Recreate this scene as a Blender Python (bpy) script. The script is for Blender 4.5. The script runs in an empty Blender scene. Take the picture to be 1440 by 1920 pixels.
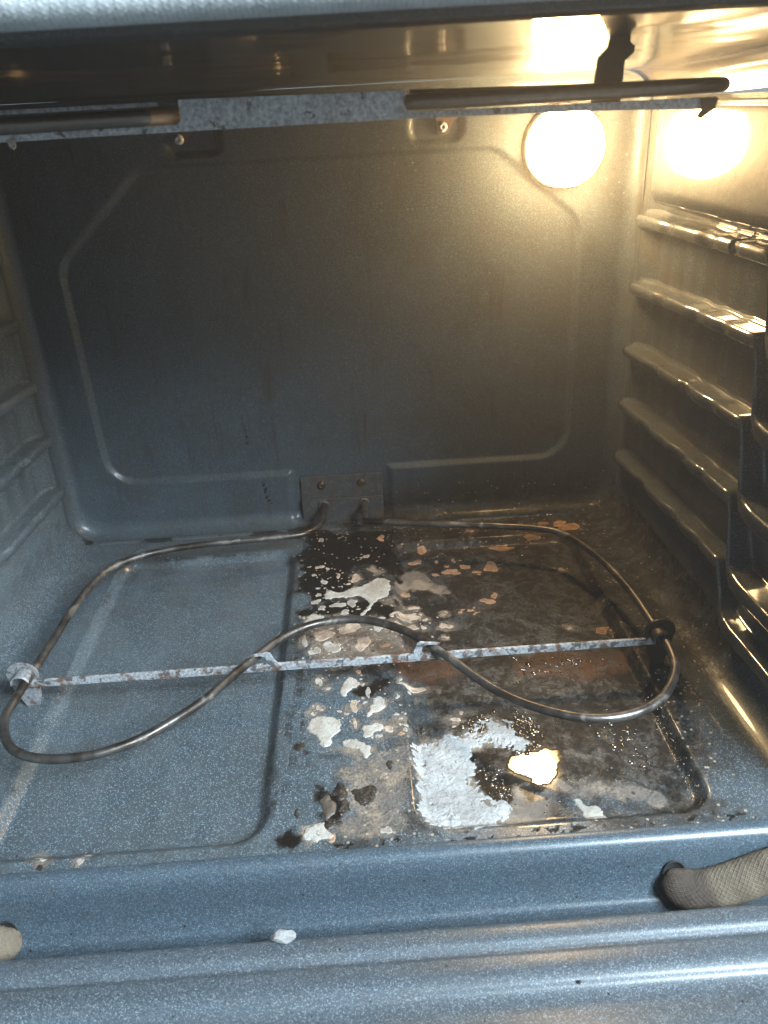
import bpy, bmesh, math, random
import numpy as np
from mathutils import Vector, Matrix

scene = bpy.context.scene
COL = scene.collection

# ------------------------------------------------------------------ camera
cam_data = bpy.data.cameras.new('camera')
cam = bpy.data.objects.new('camera', cam_data)
COL.objects.link(cam)
RT = Vector((0.99772299, -0.04423085, -0.05091636))
UP = Vector((0.06551533, 0.45629368, 0.88741412))
FW = Vector((0.01601827, 0.88872927, -0.45815249))
M3 = Matrix((RT, UP, -FW)).transposed()
cam.matrix_world = Matrix.Translation((0.02994, -0.78314, 0.40969)) @ M3.to_4x4()
cam_data.sensor_fit = 'VERTICAL'
cam_data.sensor_height = 24.0
cam_data.lens = 24.0 * 1469.39 / 1920.0
cam_data.clip_start = 0.01
cam_data.clip_end = 50.0
cam_data.dof.use_dof = True
cam_data.dof.focus_distance = 0.66
cam_data.dof.aperture_fstop = 9.0
scene.camera = cam

# ------------------------------------------------------------------ light
world = bpy.data.worlds.new('World')
scene.world = world
world.use_nodes = True
bg = world.node_tree.nodes['Background']
bg.inputs['Color'].default_value = (0.70, 0.88, 1.0, 1)
bg.inputs['Strength'].default_value = 0.26

def area_light(name, loc, target, size, power, color):
    d = bpy.data.lights.new(name, 'AREA')
    d.shape = 'RECTANGLE'
    d.size, d.size_y = size
    d.energy = power
    d.color = color
    o = bpy.data.objects.new(name, d)
    COL.objects.link(o)
    o.location = loc
    o.rotation_euler = (Vector(target) - Vector(loc)).to_track_quat('-Z', 'Y').to_euler()
    return o
# the daylit window of the kitchen, behind and above the person with the camera
area_light('window_light', (1.00, -1.40, 1.26), (-0.15, -0.22, 0.0), (0.7, 0.7), 116.0, (0.72, 0.88, 1.0))

scene.view_settings.view_transform = 'Standard'
scene.view_settings.look = 'None'
scene.view_settings.exposure = 0.65
scene.view_settings.gamma = 1.0
scene.view_settings.use_curve_mapping = False
scene.cycles.max_bounces = 6
scene.cycles.use_adaptive_sampling = True
scene.cycles.adaptive_threshold = 0.035
scene.cycles.adaptive_min_samples = 24
scene.cycles.use_light_tree = False
scene.cycles.caustics_reflective = False
scene.cycles.sample_clamp_indirect = 4.0
BULB_STRENGTH = 95.0

# ------------------------------------------------------------------ measured floor marks, in metres (x to the right, y towards the back wall)
SPOTS = [(-0.026, -0.044, 0.0028, 0.0047, 0), (-0.0208, -0.1297, 0.0041, 0.0037, 0), (0.003, -0.1361, 0.0024, 0.0022, 1), (-0.0256, -0.1519, 0.0032, 0.0029, 0), (-0.0278, -0.1634, 0.0051, 0.0036, 0), (-0.0219, -0.174, 0.0042, 0.0031, 0), (0.0062, -0.1695, 0.0051, 0.0059, 0), (-0.0065, -0.1713, 0.0073, 0.0043, 0), (0.0216, -0.0855, 0.0037, 0.0036, 1), (-0.0311, -0.1152, 0.0021, 0.0031, 1), (0.0101, -0.1266, 0.0047, 0.0076, 1), (-0.0069, -0.12, 0.0024, 0.0045, 1), (-0.0033, -0.14, 0.0014, 0.0015, 0), (-0.0254, -0.1405, 0.0011, 0.0014, 0), (-0.0199, -0.1407, 0.0008, 0.0013, 0), (-0.029, -0.191, 0.0082, 0.0067, 0), (-0.0004, -0.1837, 0.0049, 0.0038, 0), (0.0329, -0.197, 0.003, 0.0026, 0), (0.0291, -0.2117, 0.005, 0.0044, 0), (0.015, -0.233, 0.0071, 0.0087, 1), (-0.0116, -0.2351, 0.0077, 0.007, 0), (-0.026, -0.2393, 0.0053, 0.0049, 0), (-0.0356, -0.2248, 0.0026, 0.0072, 0), (-0.0192, -0.2171, 0.009, 0.0079, 1), (0.0038, -0.2091, 0.0096, 0.0075, 1), (0.0095, -0.2582, 0.0051, 0.0044, 1), (-0.0098, -0.2608, 0.0028, 0.0022, 0), (0.0342, -0.2377, 0.0041, 0.0027, 2), (0.0532, -0.2058, 0.0113, 0.004, 1), (0.0606, -0.2027, 0.0045, 0.0033, 1), (0.0701, -0.2051, 0.0029, 0.0025, 1), (0.0723, -0.193, 0.0019, 0.0022, 1), (0.0899, -0.2048, 0.0058, 0.004, 1), (0.0876, -0.221, 0.0016, 0.0017, 1), (0.0584, -0.1891, 0.0013, 0.0013, 0), (0.0692, -0.1841, 0.0013, 0.0013, 1), (0.0899, -0.186, 0.0022, 0.0022, 1), (0.0544, -0.1892, 0.0118, 0.0071, 1), (0.0635, -0.1728, 0.0053, 0.0027, 1), (0.0717, -0.0913, 0.0071, 0.0046, 2), (0.0803, -0.0698, 0.0063, 0.0044, 2), (0.0892, -0.1175, 0.0035, 0.0029, 2), (0.1107, -0.0932, 0.0026, 0.0033, 2), (0.1033, -0.1036, 0.0019, 0.0018, 2), (0.0573, -0.1498, 0.0045, 0.0049, 2), (0.0384, -0.0489, 0.004, 0.0067, 2), (-0.0257, -0.1007, 0.0044, 0.0032, 1), (-0.0178, -0.1051, 0.0024, 0.0023, 1), (-0.0215, -0.2796, 0.0027, 0.0056, 0), (-0.0137, -0.2892, 0.0019, 0.0018, 0), (0.0179, -0.2968, 0.0024, 0.0059, 0), (0.0065, -0.3116, 0.0038, 0.0061, 1), (0.0409, -0.3044, 0.0019, 0.0028, 0), (0.0441, -0.2844, 0.0017, 0.0021, 0), (0.0542, -0.2892, 0.01, 0.0036, 1), (-0.0206, -0.3113, 0.0026, 0.0029, 1), (0.0108, -0.2708, 0.0023, 0.0027, 2), (0.0072, -0.3314, 0.0018, 0.0054, 1), (0.0322, -0.3396, 0.0042, 0.003, 1), (0.0444, -0.3415, 0.0018, 0.0024, 0), (0.0411, -0.3455, 0.0024, 0.0022, 2), (-0.0249, -0.3178, 0.002, 0.0021, 1), (0.0148, -0.3095, 0.0009, 0.0012, 0), (0.0135, -0.3034, 0.0009, 0.001, 0), (0.0413, -0.3291, 0.0012, 0.0015, 0), (0.0139, -0.2878, 0.0011, 0.0017, 0), (0.0014, -0.3202, 0.0011, 0.001, 1), (0.0249, -0.347, 0.0008, 0.0009, 0), (0.0197, -0.3467, 0.0008, 0.001, 0), (0.0261, -0.4312, 0.0038, 0.0033, 0), (-0.0087, -0.4343, 0.0032, 0.0031, 2), (0.1468, -0.1098, 0.0089, 0.0078, 2), (0.1209, -0.1064, 0.0052, 0.0046, 2), (0.1059, -0.1142, 0.0083, 0.0059, 2), (0.2146, -0.1245, 0.0036, 0.0039, 1), (0.1341, -0.17, 0.0062, 0.005, 2), (0.1414, -0.1614, 0.0031, 0.0051, 2), (0.1984, -0.2204, 0.0023, 0.0025, 1), (0.2253, -0.2271, 0.0061, 0.005, 2), (0.2324, -0.0427, 0.0079, 0.0059, 2), (0.2412, -0.0516, 0.0107, 0.0082, 2), (0.1635, -0.074, 0.013, 0.0043, 2), (0.1342, -0.046, 0.0044, 0.0032, 2), (0.106, -0.1844, 0.002, 0.0026, 2), (0.1153, -0.1831, 0.0027, 0.0024, 2), (0.0895, -0.1854, 0.0021, 0.0021, 2), (0.1306, -0.1173, 0.004, 0.0028, 2), (0.215, -0.0394, 0.0048, 0.0034, 2), (0.0932, -0.0926, 0.0026, 0.0026, 2), (0.069, -0.1845, 0.0014, 0.0015, 0), (0.0726, -0.1929, 0.0023, 0.0023, 1), (0.2375, -0.1893, 0.0017, 0.0018, 1), (0.1979, -0.064, 0.0078, 0.0028, 2), (0.0838, -0.3258, 0.0045, 0.0021, 1), (0.0888, -0.319, 0.0023, 0.0019, 1), (-0.1667, -0.438, 0.0028, 0.0022, 0), (-0.1962, -0.4296, 0.0031, 0.0025, 0), (-0.1911, -0.4348, 0.0021, 0.0013, 0), (-0.1633, -0.4324, 0.0024, 0.0017, 0)]
PATCHES = [[(-0.0187, -0.1465), (-0.0141, -0.145), (-0.005, -0.1503), (0.0087, -0.1436), (0.0191, -0.1407), (0.0322, -0.1294), (0.043, -0.134), (0.043, -0.1458), (0.0411, -0.16), (0.0353, -0.1644), (0.0261, -0.1723), (0.0226, -0.1816), (0.0169, -0.1904), (0.0142, -0.1901), (0.0182, -0.1811), (0.0228, -0.1719), (0.0186, -0.1634), (0.0108, -0.1584), (0.0018, -0.1603), (-0.0049, -0.1585), (-0.0172, -0.16), (-0.0196, -0.1547)], [(-0.0042, -0.2924), (-0.0014, -0.284), (0.0025, -0.2762), (0.0073, -0.279), (0.0111, -0.2846), (0.0072, -0.2907), (0.0015, -0.2944), (-0.0004, -0.2999), (-0.0027, -0.2968)], [(0.0163, -0.3233), (0.0208, -0.3104), (0.0257, -0.3026), (0.0301, -0.3072), (0.0314, -0.3148), (0.0278, -0.3198), (0.0222, -0.3226)], [(-0.0289, -0.3316), (-0.0247, -0.3244), (-0.0203, -0.3209), (-0.013, -0.3223), (-0.0067, -0.3249), (-0.0031, -0.3317), (-0.0048, -0.3403), (-0.01, -0.3447), (-0.0108, -0.3507), (-0.0133, -0.3535), (-0.0177, -0.3513), (-0.0196, -0.3438), (-0.0251, -0.3383)], [(0.0128, -0.3408), (0.0138, -0.3353), (0.0201, -0.3334), (0.0263, -0.334), (0.0279, -0.3386), (0.0216, -0.3417), (0.0179, -0.3475), (0.0135, -0.3471)], [(-0.0021, -0.3492), (0.0057, -0.3487), (0.0143, -0.352), (0.0176, -0.3571), (0.0178, -0.3641), (0.0156, -0.3674), (0.0115, -0.3647), (0.0099, -0.3587), (0.0039, -0.3569), (-0.0013, -0.3541)], [(-0.0273, -0.4297), (-0.0234, -0.4245), (-0.0173, -0.4217), (-0.0135, -0.422), (-0.0118, -0.4274), (-0.008, -0.43), (-0.0064, -0.4334), (-0.0109, -0.4348), (-0.0139, -0.4354), (-0.0207, -0.4353), (-0.026, -0.4335)], [(0.1525, -0.4099), (0.1558, -0.4102), (0.1591, -0.4169), (0.1672, -0.4177), (0.1693, -0.4282), (0.166, -0.4309), (0.1573, -0.4302), (0.1533, -0.4164)]]
MOTTLED = [[(0.0187, -0.1075), (0.026, -0.1015), (0.0382, -0.0972), (0.0441, -0.1015), (0.0434, -0.1152), (0.0371, -0.1234), (0.03, -0.1247), (0.0232, -0.1172), (0.0151, -0.1093)], [(0.0525, -0.1209), (0.0688, -0.1054), (0.0826, -0.1117), (0.0858, -0.1278), (0.1001, -0.1361), (0.1029, -0.1513), (0.0959, -0.1627), (0.0865, -0.1656), (0.081, -0.1527), (0.0701, -0.1472), (0.0589, -0.1437), (0.0507, -0.1509), (0.0504, -0.136)]]
CRUST = [(0.0527, -0.3539), (0.0593, -0.3498), (0.0653, -0.3516), (0.0718, -0.3474), (0.0779, -0.3412), (0.081, -0.3446), (0.086, -0.3469), (0.092, -0.342), (0.0991, -0.3414), (0.1058, -0.3332), (0.11, -0.3297), (0.115, -0.3322), (0.1217, -0.3348), (0.1258, -0.3416), (0.1302, -0.3507), (0.129, -0.3566), (0.1233, -0.3591), (0.1178, -0.3561), (0.1121, -0.3538), (0.1063, -0.352), (0.0999, -0.3538), (0.0956, -0.3593), (0.0903, -0.3659), (0.0873, -0.3747), (0.0841, -0.3855), (0.0862, -0.3943), (0.0918, -0.4), (0.0955, -0.4075), (0.0995, -0.4119), (0.1067, -0.4116), (0.1072, -0.4156), (0.1037, -0.4192), (0.098, -0.4206), (0.0916, -0.4304), (0.0838, -0.4316), (0.0724, -0.432), (0.0633, -0.4317), (0.0567, -0.4297), (0.0533, -0.4247), (0.052, -0.4188), (0.0517, -0.4089), (0.0518, -0.3934), (0.052, -0.3771), (0.0523, -0.3634)]
PUDDLE = [(0.1143, -0.375), (0.118, -0.3685), (0.1227, -0.3707), (0.1281, -0.3695), (0.1313, -0.3663), (0.1378, -0.3681), (0.1447, -0.3641), (0.1475, -0.3667), (0.1542, -0.3674), (0.1556, -0.3721), (0.152, -0.3764), (0.152, -0.3831), (0.1474, -0.3882), (0.1406, -0.3961), (0.1368, -0.3984), (0.1307, -0.3963), (0.126, -0.3916), (0.1204, -0.3867), (0.1165, -0.3808)]
TAN_FILM = [[(0.1457, -0.3961), (0.1579, -0.3927), (0.1703, -0.3857), (0.1801, -0.3855), (0.1851, -0.3952), (0.1985, -0.3942), (0.2025, -0.398), (0.2053, -0.4072), (0.2045, -0.4168), (0.1904, -0.4187), (0.177, -0.4186), (0.1711, -0.4159), (0.1637, -0.4184), (0.1593, -0.4159), (0.1553, -0.4091), (0.1453, -0.4082), (0.1413, -0.4035)], [(0.11, -0.4068), (0.1145, -0.4), (0.1181, -0.4024), (0.1184, -0.4126), (0.1275, -0.4184), (0.1287, -0.4285), (0.1188, -0.4286), (0.1069, -0.4304), (0.1066, -0.4165)]]
BROWN_FILM = [(-0.0424, -0.0272), (0.2703, -0.0235), (0.2642, -0.1638), (0.2649, -0.3179), (0.2552, -0.3898), (0.2314, -0.4296), (0.0879, -0.4205), (0.0495, -0.3995), (0.054, -0.2956), (-0.0345, -0.2592), (-0.0481, -0.1345)]
BLACK_FILM = [[(-0.0441, -0.027), (0.0513, -0.0279), (0.0512, -0.1274), (0.023, -0.1034), (-0.0039, -0.1254), (-0.0238, -0.1653), (-0.045, -0.1443), (-0.0476, -0.0728)], [(-0.045, -0.1443), (-0.0246, -0.1374), (-0.0039, -0.1204), (0.0066, -0.1267), (-0.0038, -0.1586), (-0.0234, -0.1785), (-0.0406, -0.1808)], [(-0.0292, -0.1555), (0.046, -0.1737), (0.0422, -0.199), (-0.0233, -0.1829)], [(-0.019, -0.391), (-0.0117, -0.3928), (-0.0078, -0.3846), (-0.0012, -0.3895), (0.002, -0.4002), (0.0027, -0.4124), (-0.0027, -0.4197), (-0.0072, -0.4287), (-0.0134, -0.4244), (-0.0176, -0.4135)], [(-0.0417, -0.4348), (-0.036, -0.4308), (-0.0304, -0.4358), (-0.0316, -0.4411), (-0.0405, -0.4412)], [(-0.0443, -0.3528), (-0.037, -0.3451), (-0.0299, -0.3483), (-0.0295, -0.3578), (-0.0363, -0.3583)], [(0.09, -0.3681), (0.099, -0.3597), (0.1075, -0.3652), (0.1106, -0.3858), (0.1084, -0.4067), (0.097, -0.4077), (0.0894, -0.3946), (0.0869, -0.3836)], [(0.0944, -0.3372), (0.1088, -0.3257), (0.1249, -0.3273), (0.1428, -0.3369), (0.1434, -0.3544), (0.1368, -0.3645), (0.1142, -0.3611), (0.1292, -0.3554), (0.1219, -0.3335), (0.1082, -0.3296)], [(0.2056, -0.3808), (0.2134, -0.3839), (0.2137, -0.3933), (0.2039, -0.4037), (0.1995, -0.3965)], [(0.0005, -0.2943), (0.012, -0.2869), (0.0244, -0.2853), (0.0361, -0.2806), (0.0288, -0.2944), (0.021, -0.3021), (0.0071, -0.302)], [(0.2387, -0.2716), (0.2646, -0.2673), (0.2549, -0.3168), (0.2325, -0.3388), (0.231, -0.2948)]]
RUST_FILM = [[(0.14, -0.2575), (0.1876, -0.2481), (0.2352, -0.2618), (0.2311, -0.2835), (0.1784, -0.2846), (0.1397, -0.2819)], [(0.0521, -0.2616), (0.092, -0.2448), (0.0931, -0.2714), (0.0568, -0.2831)], [(0.0437, -0.2536), (0.0556, -0.2408), (0.0547, -0.2859), (0.0424, -0.2759)]]
GREY_FILM = [[(-0.0103, -0.3795), (0.0471, -0.3594), (0.0442, -0.4341), (-0.0026, -0.4382), (-0.0294, -0.4399), (-0.0027, -0.4129)], [(-0.0402, -0.1894), (0.0521, -0.1563), (0.0499, -0.2614), (-0.0345, -0.2592)]]
BUBBLE_ZONES = [[(0.0946, -0.3359), (0.0988, -0.326), (0.111, -0.3233), (0.1124, -0.3261), (0.1044, -0.3305), (0.0986, -0.3389)], [(0.1247, -0.3286), (0.1364, -0.3245), (0.1428, -0.3369), (0.1439, -0.352), (0.1388, -0.3635), (0.1273, -0.3648), (0.1159, -0.3613), (0.1296, -0.3579), (0.1315, -0.3483), (0.128, -0.3392)], [(0.096, -0.3733), (0.105, -0.3798), (0.1099, -0.3986), (0.1071, -0.4096), (0.0983, -0.4098), (0.0958, -0.4004), (0.1023, -0.3957)], [(0.1394, -0.261), (0.2029, -0.2422), (0.2068, -0.2612), (0.1696, -0.285), (0.1348, -0.2847)], [(0.1872, -0.3421), (0.2157, -0.3422), (0.2157, -0.3695), (0.2144, -0.3887), (0.1936, -0.382), (0.191, -0.3671)]]
LUMPS = [(0.0132, -0.4013, 0.0095, 0.0076, 0), (-0.0036, -0.3977, 0.0053, 0.0075, 0), (-0.0114, -0.4091, 0.0052, 0.0098, 1), (-0.0084, -0.4234, 0.0053, 0.0044, 0), (-0.032, -0.4127, 0.0014, 0.0045, 0), (-0.0332, -0.3521, 0.003, 0.0048, 0), (0.0579, -0.3358, 0.0029, 0.0038, 0), (-0.1906, -0.4411, 0.0021, 0.0025, 0), (0.0161, -0.2717, 0.0029, 0.0036, 0), (0.0313, -0.3757, 0.0028, 0.0037, 0), (-0.0012, -0.41, 0.004, 0.0059, 0)]
BAKE_PATH = [(-0.0292, -0.0718), (-0.045, -0.0833), (-0.0877, -0.0886), (-0.13, -0.0927), (-0.1714, -0.099), (-0.2052, -0.1123), (-0.2254, -0.1336), (-0.2342, -0.1643), (-0.239, -0.2039), (-0.241, -0.2467), (-0.2433, -0.2836), (-0.245, -0.3146), (-0.244, -0.3377), (-0.2332, -0.3602), (-0.219, -0.3727), (-0.2006, -0.3789), (-0.1806, -0.3798), (-0.1602, -0.3759), (-0.1343, -0.3621), (-0.1023, -0.3311), (-0.0825, -0.3022), (-0.0644, -0.2777), (-0.0447, -0.2558), (-0.0189, -0.2423), (0.0168, -0.2419), (0.0511, -0.2617), (0.078, -0.2942), (0.1018, -0.3288), (0.1213, -0.3508), (0.1444, -0.3666), (0.168, -0.376), (0.1898, -0.3771), (0.2102, -0.3711), (0.2293, -0.3575), (0.2459, -0.3319), (0.2508, -0.3067), (0.2497, -0.2809), (0.247, -0.2236), (0.2359, -0.166), (0.217, -0.1225), (0.1945, -0.1062), (0.1642, -0.0975), (0.1225, -0.0883), (0.0853, -0.0808), (0.0449, -0.0716)]
rnd = random.Random(7)
FLOOR_TOP = 0.0
Y_SEAM, Y_LIP = -0.0159, -0.4433
CEIL = 0.428
DEPTH = 0.008

# ------------------------------------------------------------------ numpy noise
def vnoise(x, y, seed=0):
    xi = np.floor(x).astype(np.int64); yi = np.floor(y).astype(np.int64)
    xf = x - xi; yf = y - yi
    u = xf * xf * (3 - 2 * xf); v = yf * yf * (3 - 2 * yf)
    def h(a, b):
        n = (a * 374761393 + b * 668265263 + seed * 1442695041) & 0x7fffffff
        n = ((n ^ (n >> 13)) * 1274126177) & 0x7fffffff
        n = (n ^ (n >> 16)) & 0xffff
        return n / 65535.0
    a = h(xi, yi); b = h(xi + 1, yi); c = h(xi, yi + 1); d = h(xi + 1, yi + 1)
    return (a * (1 - u) + b * u) * (1 - v) + (c * (1 - u) + d * u) * v
def fbm(x, y, scale, octs=4, seed=0):
    s = 0.0; a = 0.5; t = 0.0
    for o in range(octs):
        s = s + a * vnoise(x * scale, y * scale, seed + o * 17); t += a
        a *= 0.55; scale *= 2.03
    return s / t
def sstep(a, b, x):
    t = np.clip((x - a) / (b - a), 0, 1)
    return t * t * (3 - 2 * t)
def sd_rrect(x, y, x0, x1, y0, y1, r):
    qx = np.abs(x - (x0 + x1) / 2) - (x1 - x0) / 2 + r
    qy = np.abs(y - (y0 + y1) / 2) - (y1 - y0) / 2 + r
    return np.hypot(np.maximum(qx, 0), np.maximum(qy, 0)) + np.minimum(np.maximum(qx, qy), 0) - r
def sd_poly(x, y, P):
    d = np.full(np.shape(x), 1e9); s = np.zeros(np.shape(x), bool)
    n = len(P)
    for i in range(n):
        ax, ay = P[i]; bx, by = P[(i + 1) % n]
        ex, ey = bx - ax, by - ay
        t = np.clip(((x - ax) * ex + (y - ay) * ey) / (ex * ex + ey * ey + 1e-12), 0, 1)
        d = np.minimum(d, np.hypot(x - ax - t * ex, y - ay - t * ey))
        c = ((ay > y) != (by > y)) & (x < ex * (y - ay) / (ey if abs(ey) > 1e-9 else 1e-9) + ax)
        s ^= c
    return np.where(s, -d, d)
def floor_h(x, y):
    x = np.asarray(x, float); y = np.asarray(y, float)
    d1 = sd_rrect(x, y, -0.2355, -0.0500, -0.4350, -0.0605, 0.024)
    d2 = sd_rrect(x, y, 0.0455, 0.2410, -0.4350, -0.0605, 0.024)
    d = np.minimum(d1, d2)
    h = -DEPTH * (1 - sstep(-0.0095, 0.0005, d))
    h = h + 0.0006 * (fbm(x, y, 9, 2, 3) - 0.5) - 0.0012 * sstep(-0.024, -0.016, y)
    return h

# ------------------------------------------------------------------ object helpers
def link(o, parent=None):
    COL.objects.link(o)
    if parent is not None:
        o.parent = parent
        m = Matrix.Translation(Vector((0, 0, 0)))
        p = parent
        while p is not None:
            m = Matrix.Translation(-p.location) @ m
            p = None if p.type != 'EMPTY' else p.parent
        o.matrix_parent_inverse = m if parent.type == 'EMPTY' else Matrix.Identity(4)
    return o
def thing(name, label, cat, loc=(0, 0, 0), group=None):
    o = bpy.data.objects.new(name, None)
    o.empty_display_size = 0.02
    COL.objects.link(o)
    o.location = loc
    o['label'] = label; o['category'] = cat
    if group: o['group'] = group
    return o
def tag(o, label, cat, group=None):
    o['label'] = label; o['category'] = cat
    if group: o['group'] = group
    return o
def mesh_obj(name, verts, faces, mat, parent=None, smooth=True):
    me = bpy.data.meshes.new(name)
    me.from_pydata([tuple(map(float, v)) for v in verts], [], [tuple(f) for f in faces])
    if smooth:
        me.polygons.foreach_set('use_smooth', [True] * len(me.polygons))
    me.materials.append(mat)
    me.update()
    return link(bpy.data.objects.new(name, me), parent)
def grid_obj(name, V, mat, parent=None, close_u=False, close_v=False, film=None, flip=False):
    nu, nv = V.shape[:2]
    iu = np.arange(nu if close_u else nu - 1); iv = np.arange(nv if close_v else nv - 1)
    A, B = np.meshgrid(iu, iv, indexing='ij')
    A2 = (A + 1) % nu; B2 = (B + 1) % nv
    F = np.stack([A * nv + B, A2 * nv + B, A2 * nv + B2, A * nv + B2], -1).reshape(-1, 4)
    if flip: F = F[:, ::-1]
    me = bpy.data.meshes.new(name)
    n = nu * nv; m = len(F)
    me.vertices.add(n); me.loops.add(m * 4); me.polygons.add(m)
    me.vertices.foreach_set('co', V.reshape(-1).astype(np.float32))
    me.loops.foreach_set('vertex_index', F.reshape(-1).astype(np.int32))
    me.polygons.foreach_set('loop_start', (np.arange(m) * 4).astype(np.int32))
    me.polygons.foreach_set('use_smooth', np.ones(m, bool))
    me.update(calc_edges=True)
    me.validate()
    if film is not None:
        a = me.color_attributes.new('film', 'FLOAT_COLOR', 'POINT')
        a.data.foreach_set('color', film.reshape(-1).astype(np.float32))
    me.materials.append(mat)
    return link(bpy.data.objects.new(name, me), parent)
def catmull(P, n=8, closed=False):
    P = [Vector(p) for p in P]; out = []
    N = len(P); rng = range(N if closed else N - 1)
    for i in rng:
        if closed: a, b, c, d = P[(i - 1) % N], P[i], P[(i + 1) % N], P[(i + 2) % N]
        else: a, b, c, d = P[max(i - 1, 0)], P[i], P[i + 1], P[min(i + 2, N - 1)]
        for k in range(n):
            t = k / n
            out.append(0.5 * ((2 * b) + (c - a) * t + (2 * a - 5 * b + 4 * c - d) * t * t + (3 * b - a - 3 * c + d) * t ** 3))
    if not closed: out.append(P[-1])
    return out
def tube_verts(P, r, sides=14, cap=True, squash=None):
    P = [Vector(p) for p in P]
    V = np.zeros((len(P), sides, 3)); ref = Vector((0, 0, 1))
    for i, p in enumerate(P):
        t = (P[min(i + 1, len(P) - 1)] - P[max(i - 1, 0)]).normalized()
        s = t.cross(ref)
        if s.length < 1e-4: s = t.cross(Vector((0, 1, 0)))
        s.normalize(); u = s.cross(t).normalized(); ref = u
        ri = r[i] if hasattr(r, '__len__') else r
        for k in range(sides):
            a = 2 * math.pi * k / sides
            V[i, k] = p + s * math.cos(a) * ri + u * math.sin(a) * ri
    return V
def tube(name, P, r, mat, parent, sides=14):
    P = [Vector(p) for p in P]
    if hasattr(r, '__len__'): r = list(r)
    else: r = [r] * len(P)
    # rounded end caps
    d0 = (P[0] - P[1]).normalized(); d1 = (P[-1] - P[-2]).normalized()
    P = [P[0] + d0 * r[0] * 0.55, P[0] + d0 * r[0] * 0.4] + P + [P[-1] + d1 * r[-1] * 0.4, P[-1] + d1 * r[-1] * 0.55]
    r = [r[0] * 0.02, r[0] * 0.72] + r + [r[-1] * 0.72, r[-1] * 0.02]
    return grid_obj(name, tube_verts(P, r, sides), mat, parent, close_v=True, flip=True)
def plate(name, outline, axis, at, thick, mat, parent, bevel=0.0004):
    """flat plate: 2-D outline extruded along an axis ('x','y','z'), with small bevels"""
    bm = bmesh.new()
    def mk(a, b, c):
        return {'x': (c, a, b), 'y': (a, c, b), 'z': (a, b, c)}[axis]
    v0 = [bm.verts.new(mk(a, b, at)) for a, b in outline]
    f = bm.faces.new(v0)
    ext = bmesh.ops.extrude_face_region(bm, geom=[f])
    vs = [e for e in ext['geom'] if isinstance(e, bmesh.types.BMVert)]
    off = Vector(mk(0, 0, thick))
    for v in vs: v.co += off
    bmesh.ops.recalc_face_normals(bm, faces=bm.faces)
    if bevel:
        bmesh.ops.bevel(bm, geom=[e for e in bm.edges], offset=bevel, segments=2, affect='EDGES', profile=0.6, clamp_overlap=True)
    bmesh.ops.triangulate(bm, faces=[f for f in bm.faces if len(f.verts) > 4])
    me = bpy.data.meshes.new(name); bm.to_mesh(me); bm.free()
    me.materials.append(mat)
    return link(bpy.data.objects.new(name, me), parent)

# ------------------------------------------------------------------ materials
class NT:
    def __init__(self, name):
        self.m = bpy.data.materials.new(name); self.m.use_nodes = True
        self.t = self.m.node_tree; self.p = self.t.nodes['Principled BSDF']
        self.co = self.n('ShaderNodeTexCoord').outputs['Object']
    def n(self, kind, **kw):
        nd = self.t.nodes.new(kind)
        for k, v in kw.items(): setattr(nd, k, v)
        return nd
    def l(self, a, b): self.t.links.new(a, b)
    def noise(self, scale, detail=3, rough=0.55, dist=0.0, co=None):
        nd = self.n('ShaderNodeTexNoise')
        nd.inputs['Scale'].default_value = scale; nd.inputs['Detail'].default_value = detail
        nd.inputs['Roughness'].default_value = rough; nd.inputs['Distortion'].default_value = dist
        self.l(co or self.co, nd.inputs['Vector']); return nd.outputs['Fac']
    def scaled(self, s):
        mp = self.n('ShaderNodeMapping'); mp.inputs['Scale'].default_value = s
        self.l(self.co, mp.inputs['Vector']); return mp.outputs['Vector']
    def vor(self, scale, feature='F1', out='Distance', co=None, rand=1.0):
        nd = self.n('ShaderNodeTexVoronoi', feature=feature)
        nd.inputs['Scale'].default_value = scale; nd.inputs['Randomness'].default_value = rand
        self.l(co or self.co, nd.inputs['Vector']); return nd.outputs[out]
    def ramp(self, f, a, b, lo=0.0, hi=1.0):
        nd = self.n('ShaderNodeMapRange', interpolation_type='SMOOTHSTEP')
        nd.inputs['From Min'].default_value = a; nd.inputs['From Max'].default_value = b
        nd.inputs['To Min'].default_value = lo; nd.inputs['To Max'].default_value = hi
        self.l(f, nd.inputs['Value']); return nd.outputs['Result']
    def math(self, op, a, b=None):
        nd = self.n('ShaderNodeMath', operation=op)
        for i, v in enumerate((a, b)):
            if v is None: continue
            if isinstance(v, (int, float)): nd.inputs[i].default_value = v
            else: self.l(v, nd.inputs[i])
        return nd.outputs[0]
    def mix(self, f, a, b):
        nd = self.n('ShaderNodeMix', data_type='RGBA')
        for i, v in ((0, f), (6, a), (7, b)):
            if isinstance(v, (int, float)): nd.inputs[i].default_value = v
            elif isinstance(v, tuple): nd.inputs[i].default_value = (*v, 1)
            else: self.l(v, nd.inputs[i])
        return nd.outputs[2]
    def mixf(self, f, a, b):
        nd = self.n('ShaderNodeMix', data_type='FLOAT')
        for i, v in ((0, f), (2, a), (3, b)):
            if isinstance(v, (int, float)): nd.inputs[i].default_value = v
            else: self.l(v, nd.inputs[i])
        return nd.outputs[0]
    def bump(self, h, strength, dist, prev=None):
        nd = self.n('ShaderNodeBump'); nd.inputs['Strength'].default_value = strength
        nd.inputs['Distance'].default_value = dist; self.l(h, nd.inputs['Height'])
        if prev is not None: self.l(prev, nd.inputs['Normal'])
        return nd.outputs['Normal']
    def set(self, key, v):
        i = self.p.inputs[key]
        if isinstance(v, (int, float)): i.default_value = v
        elif isinstance(v, tuple): i.default_value = (*v, 1)
        else: self.l(v, i)

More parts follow.
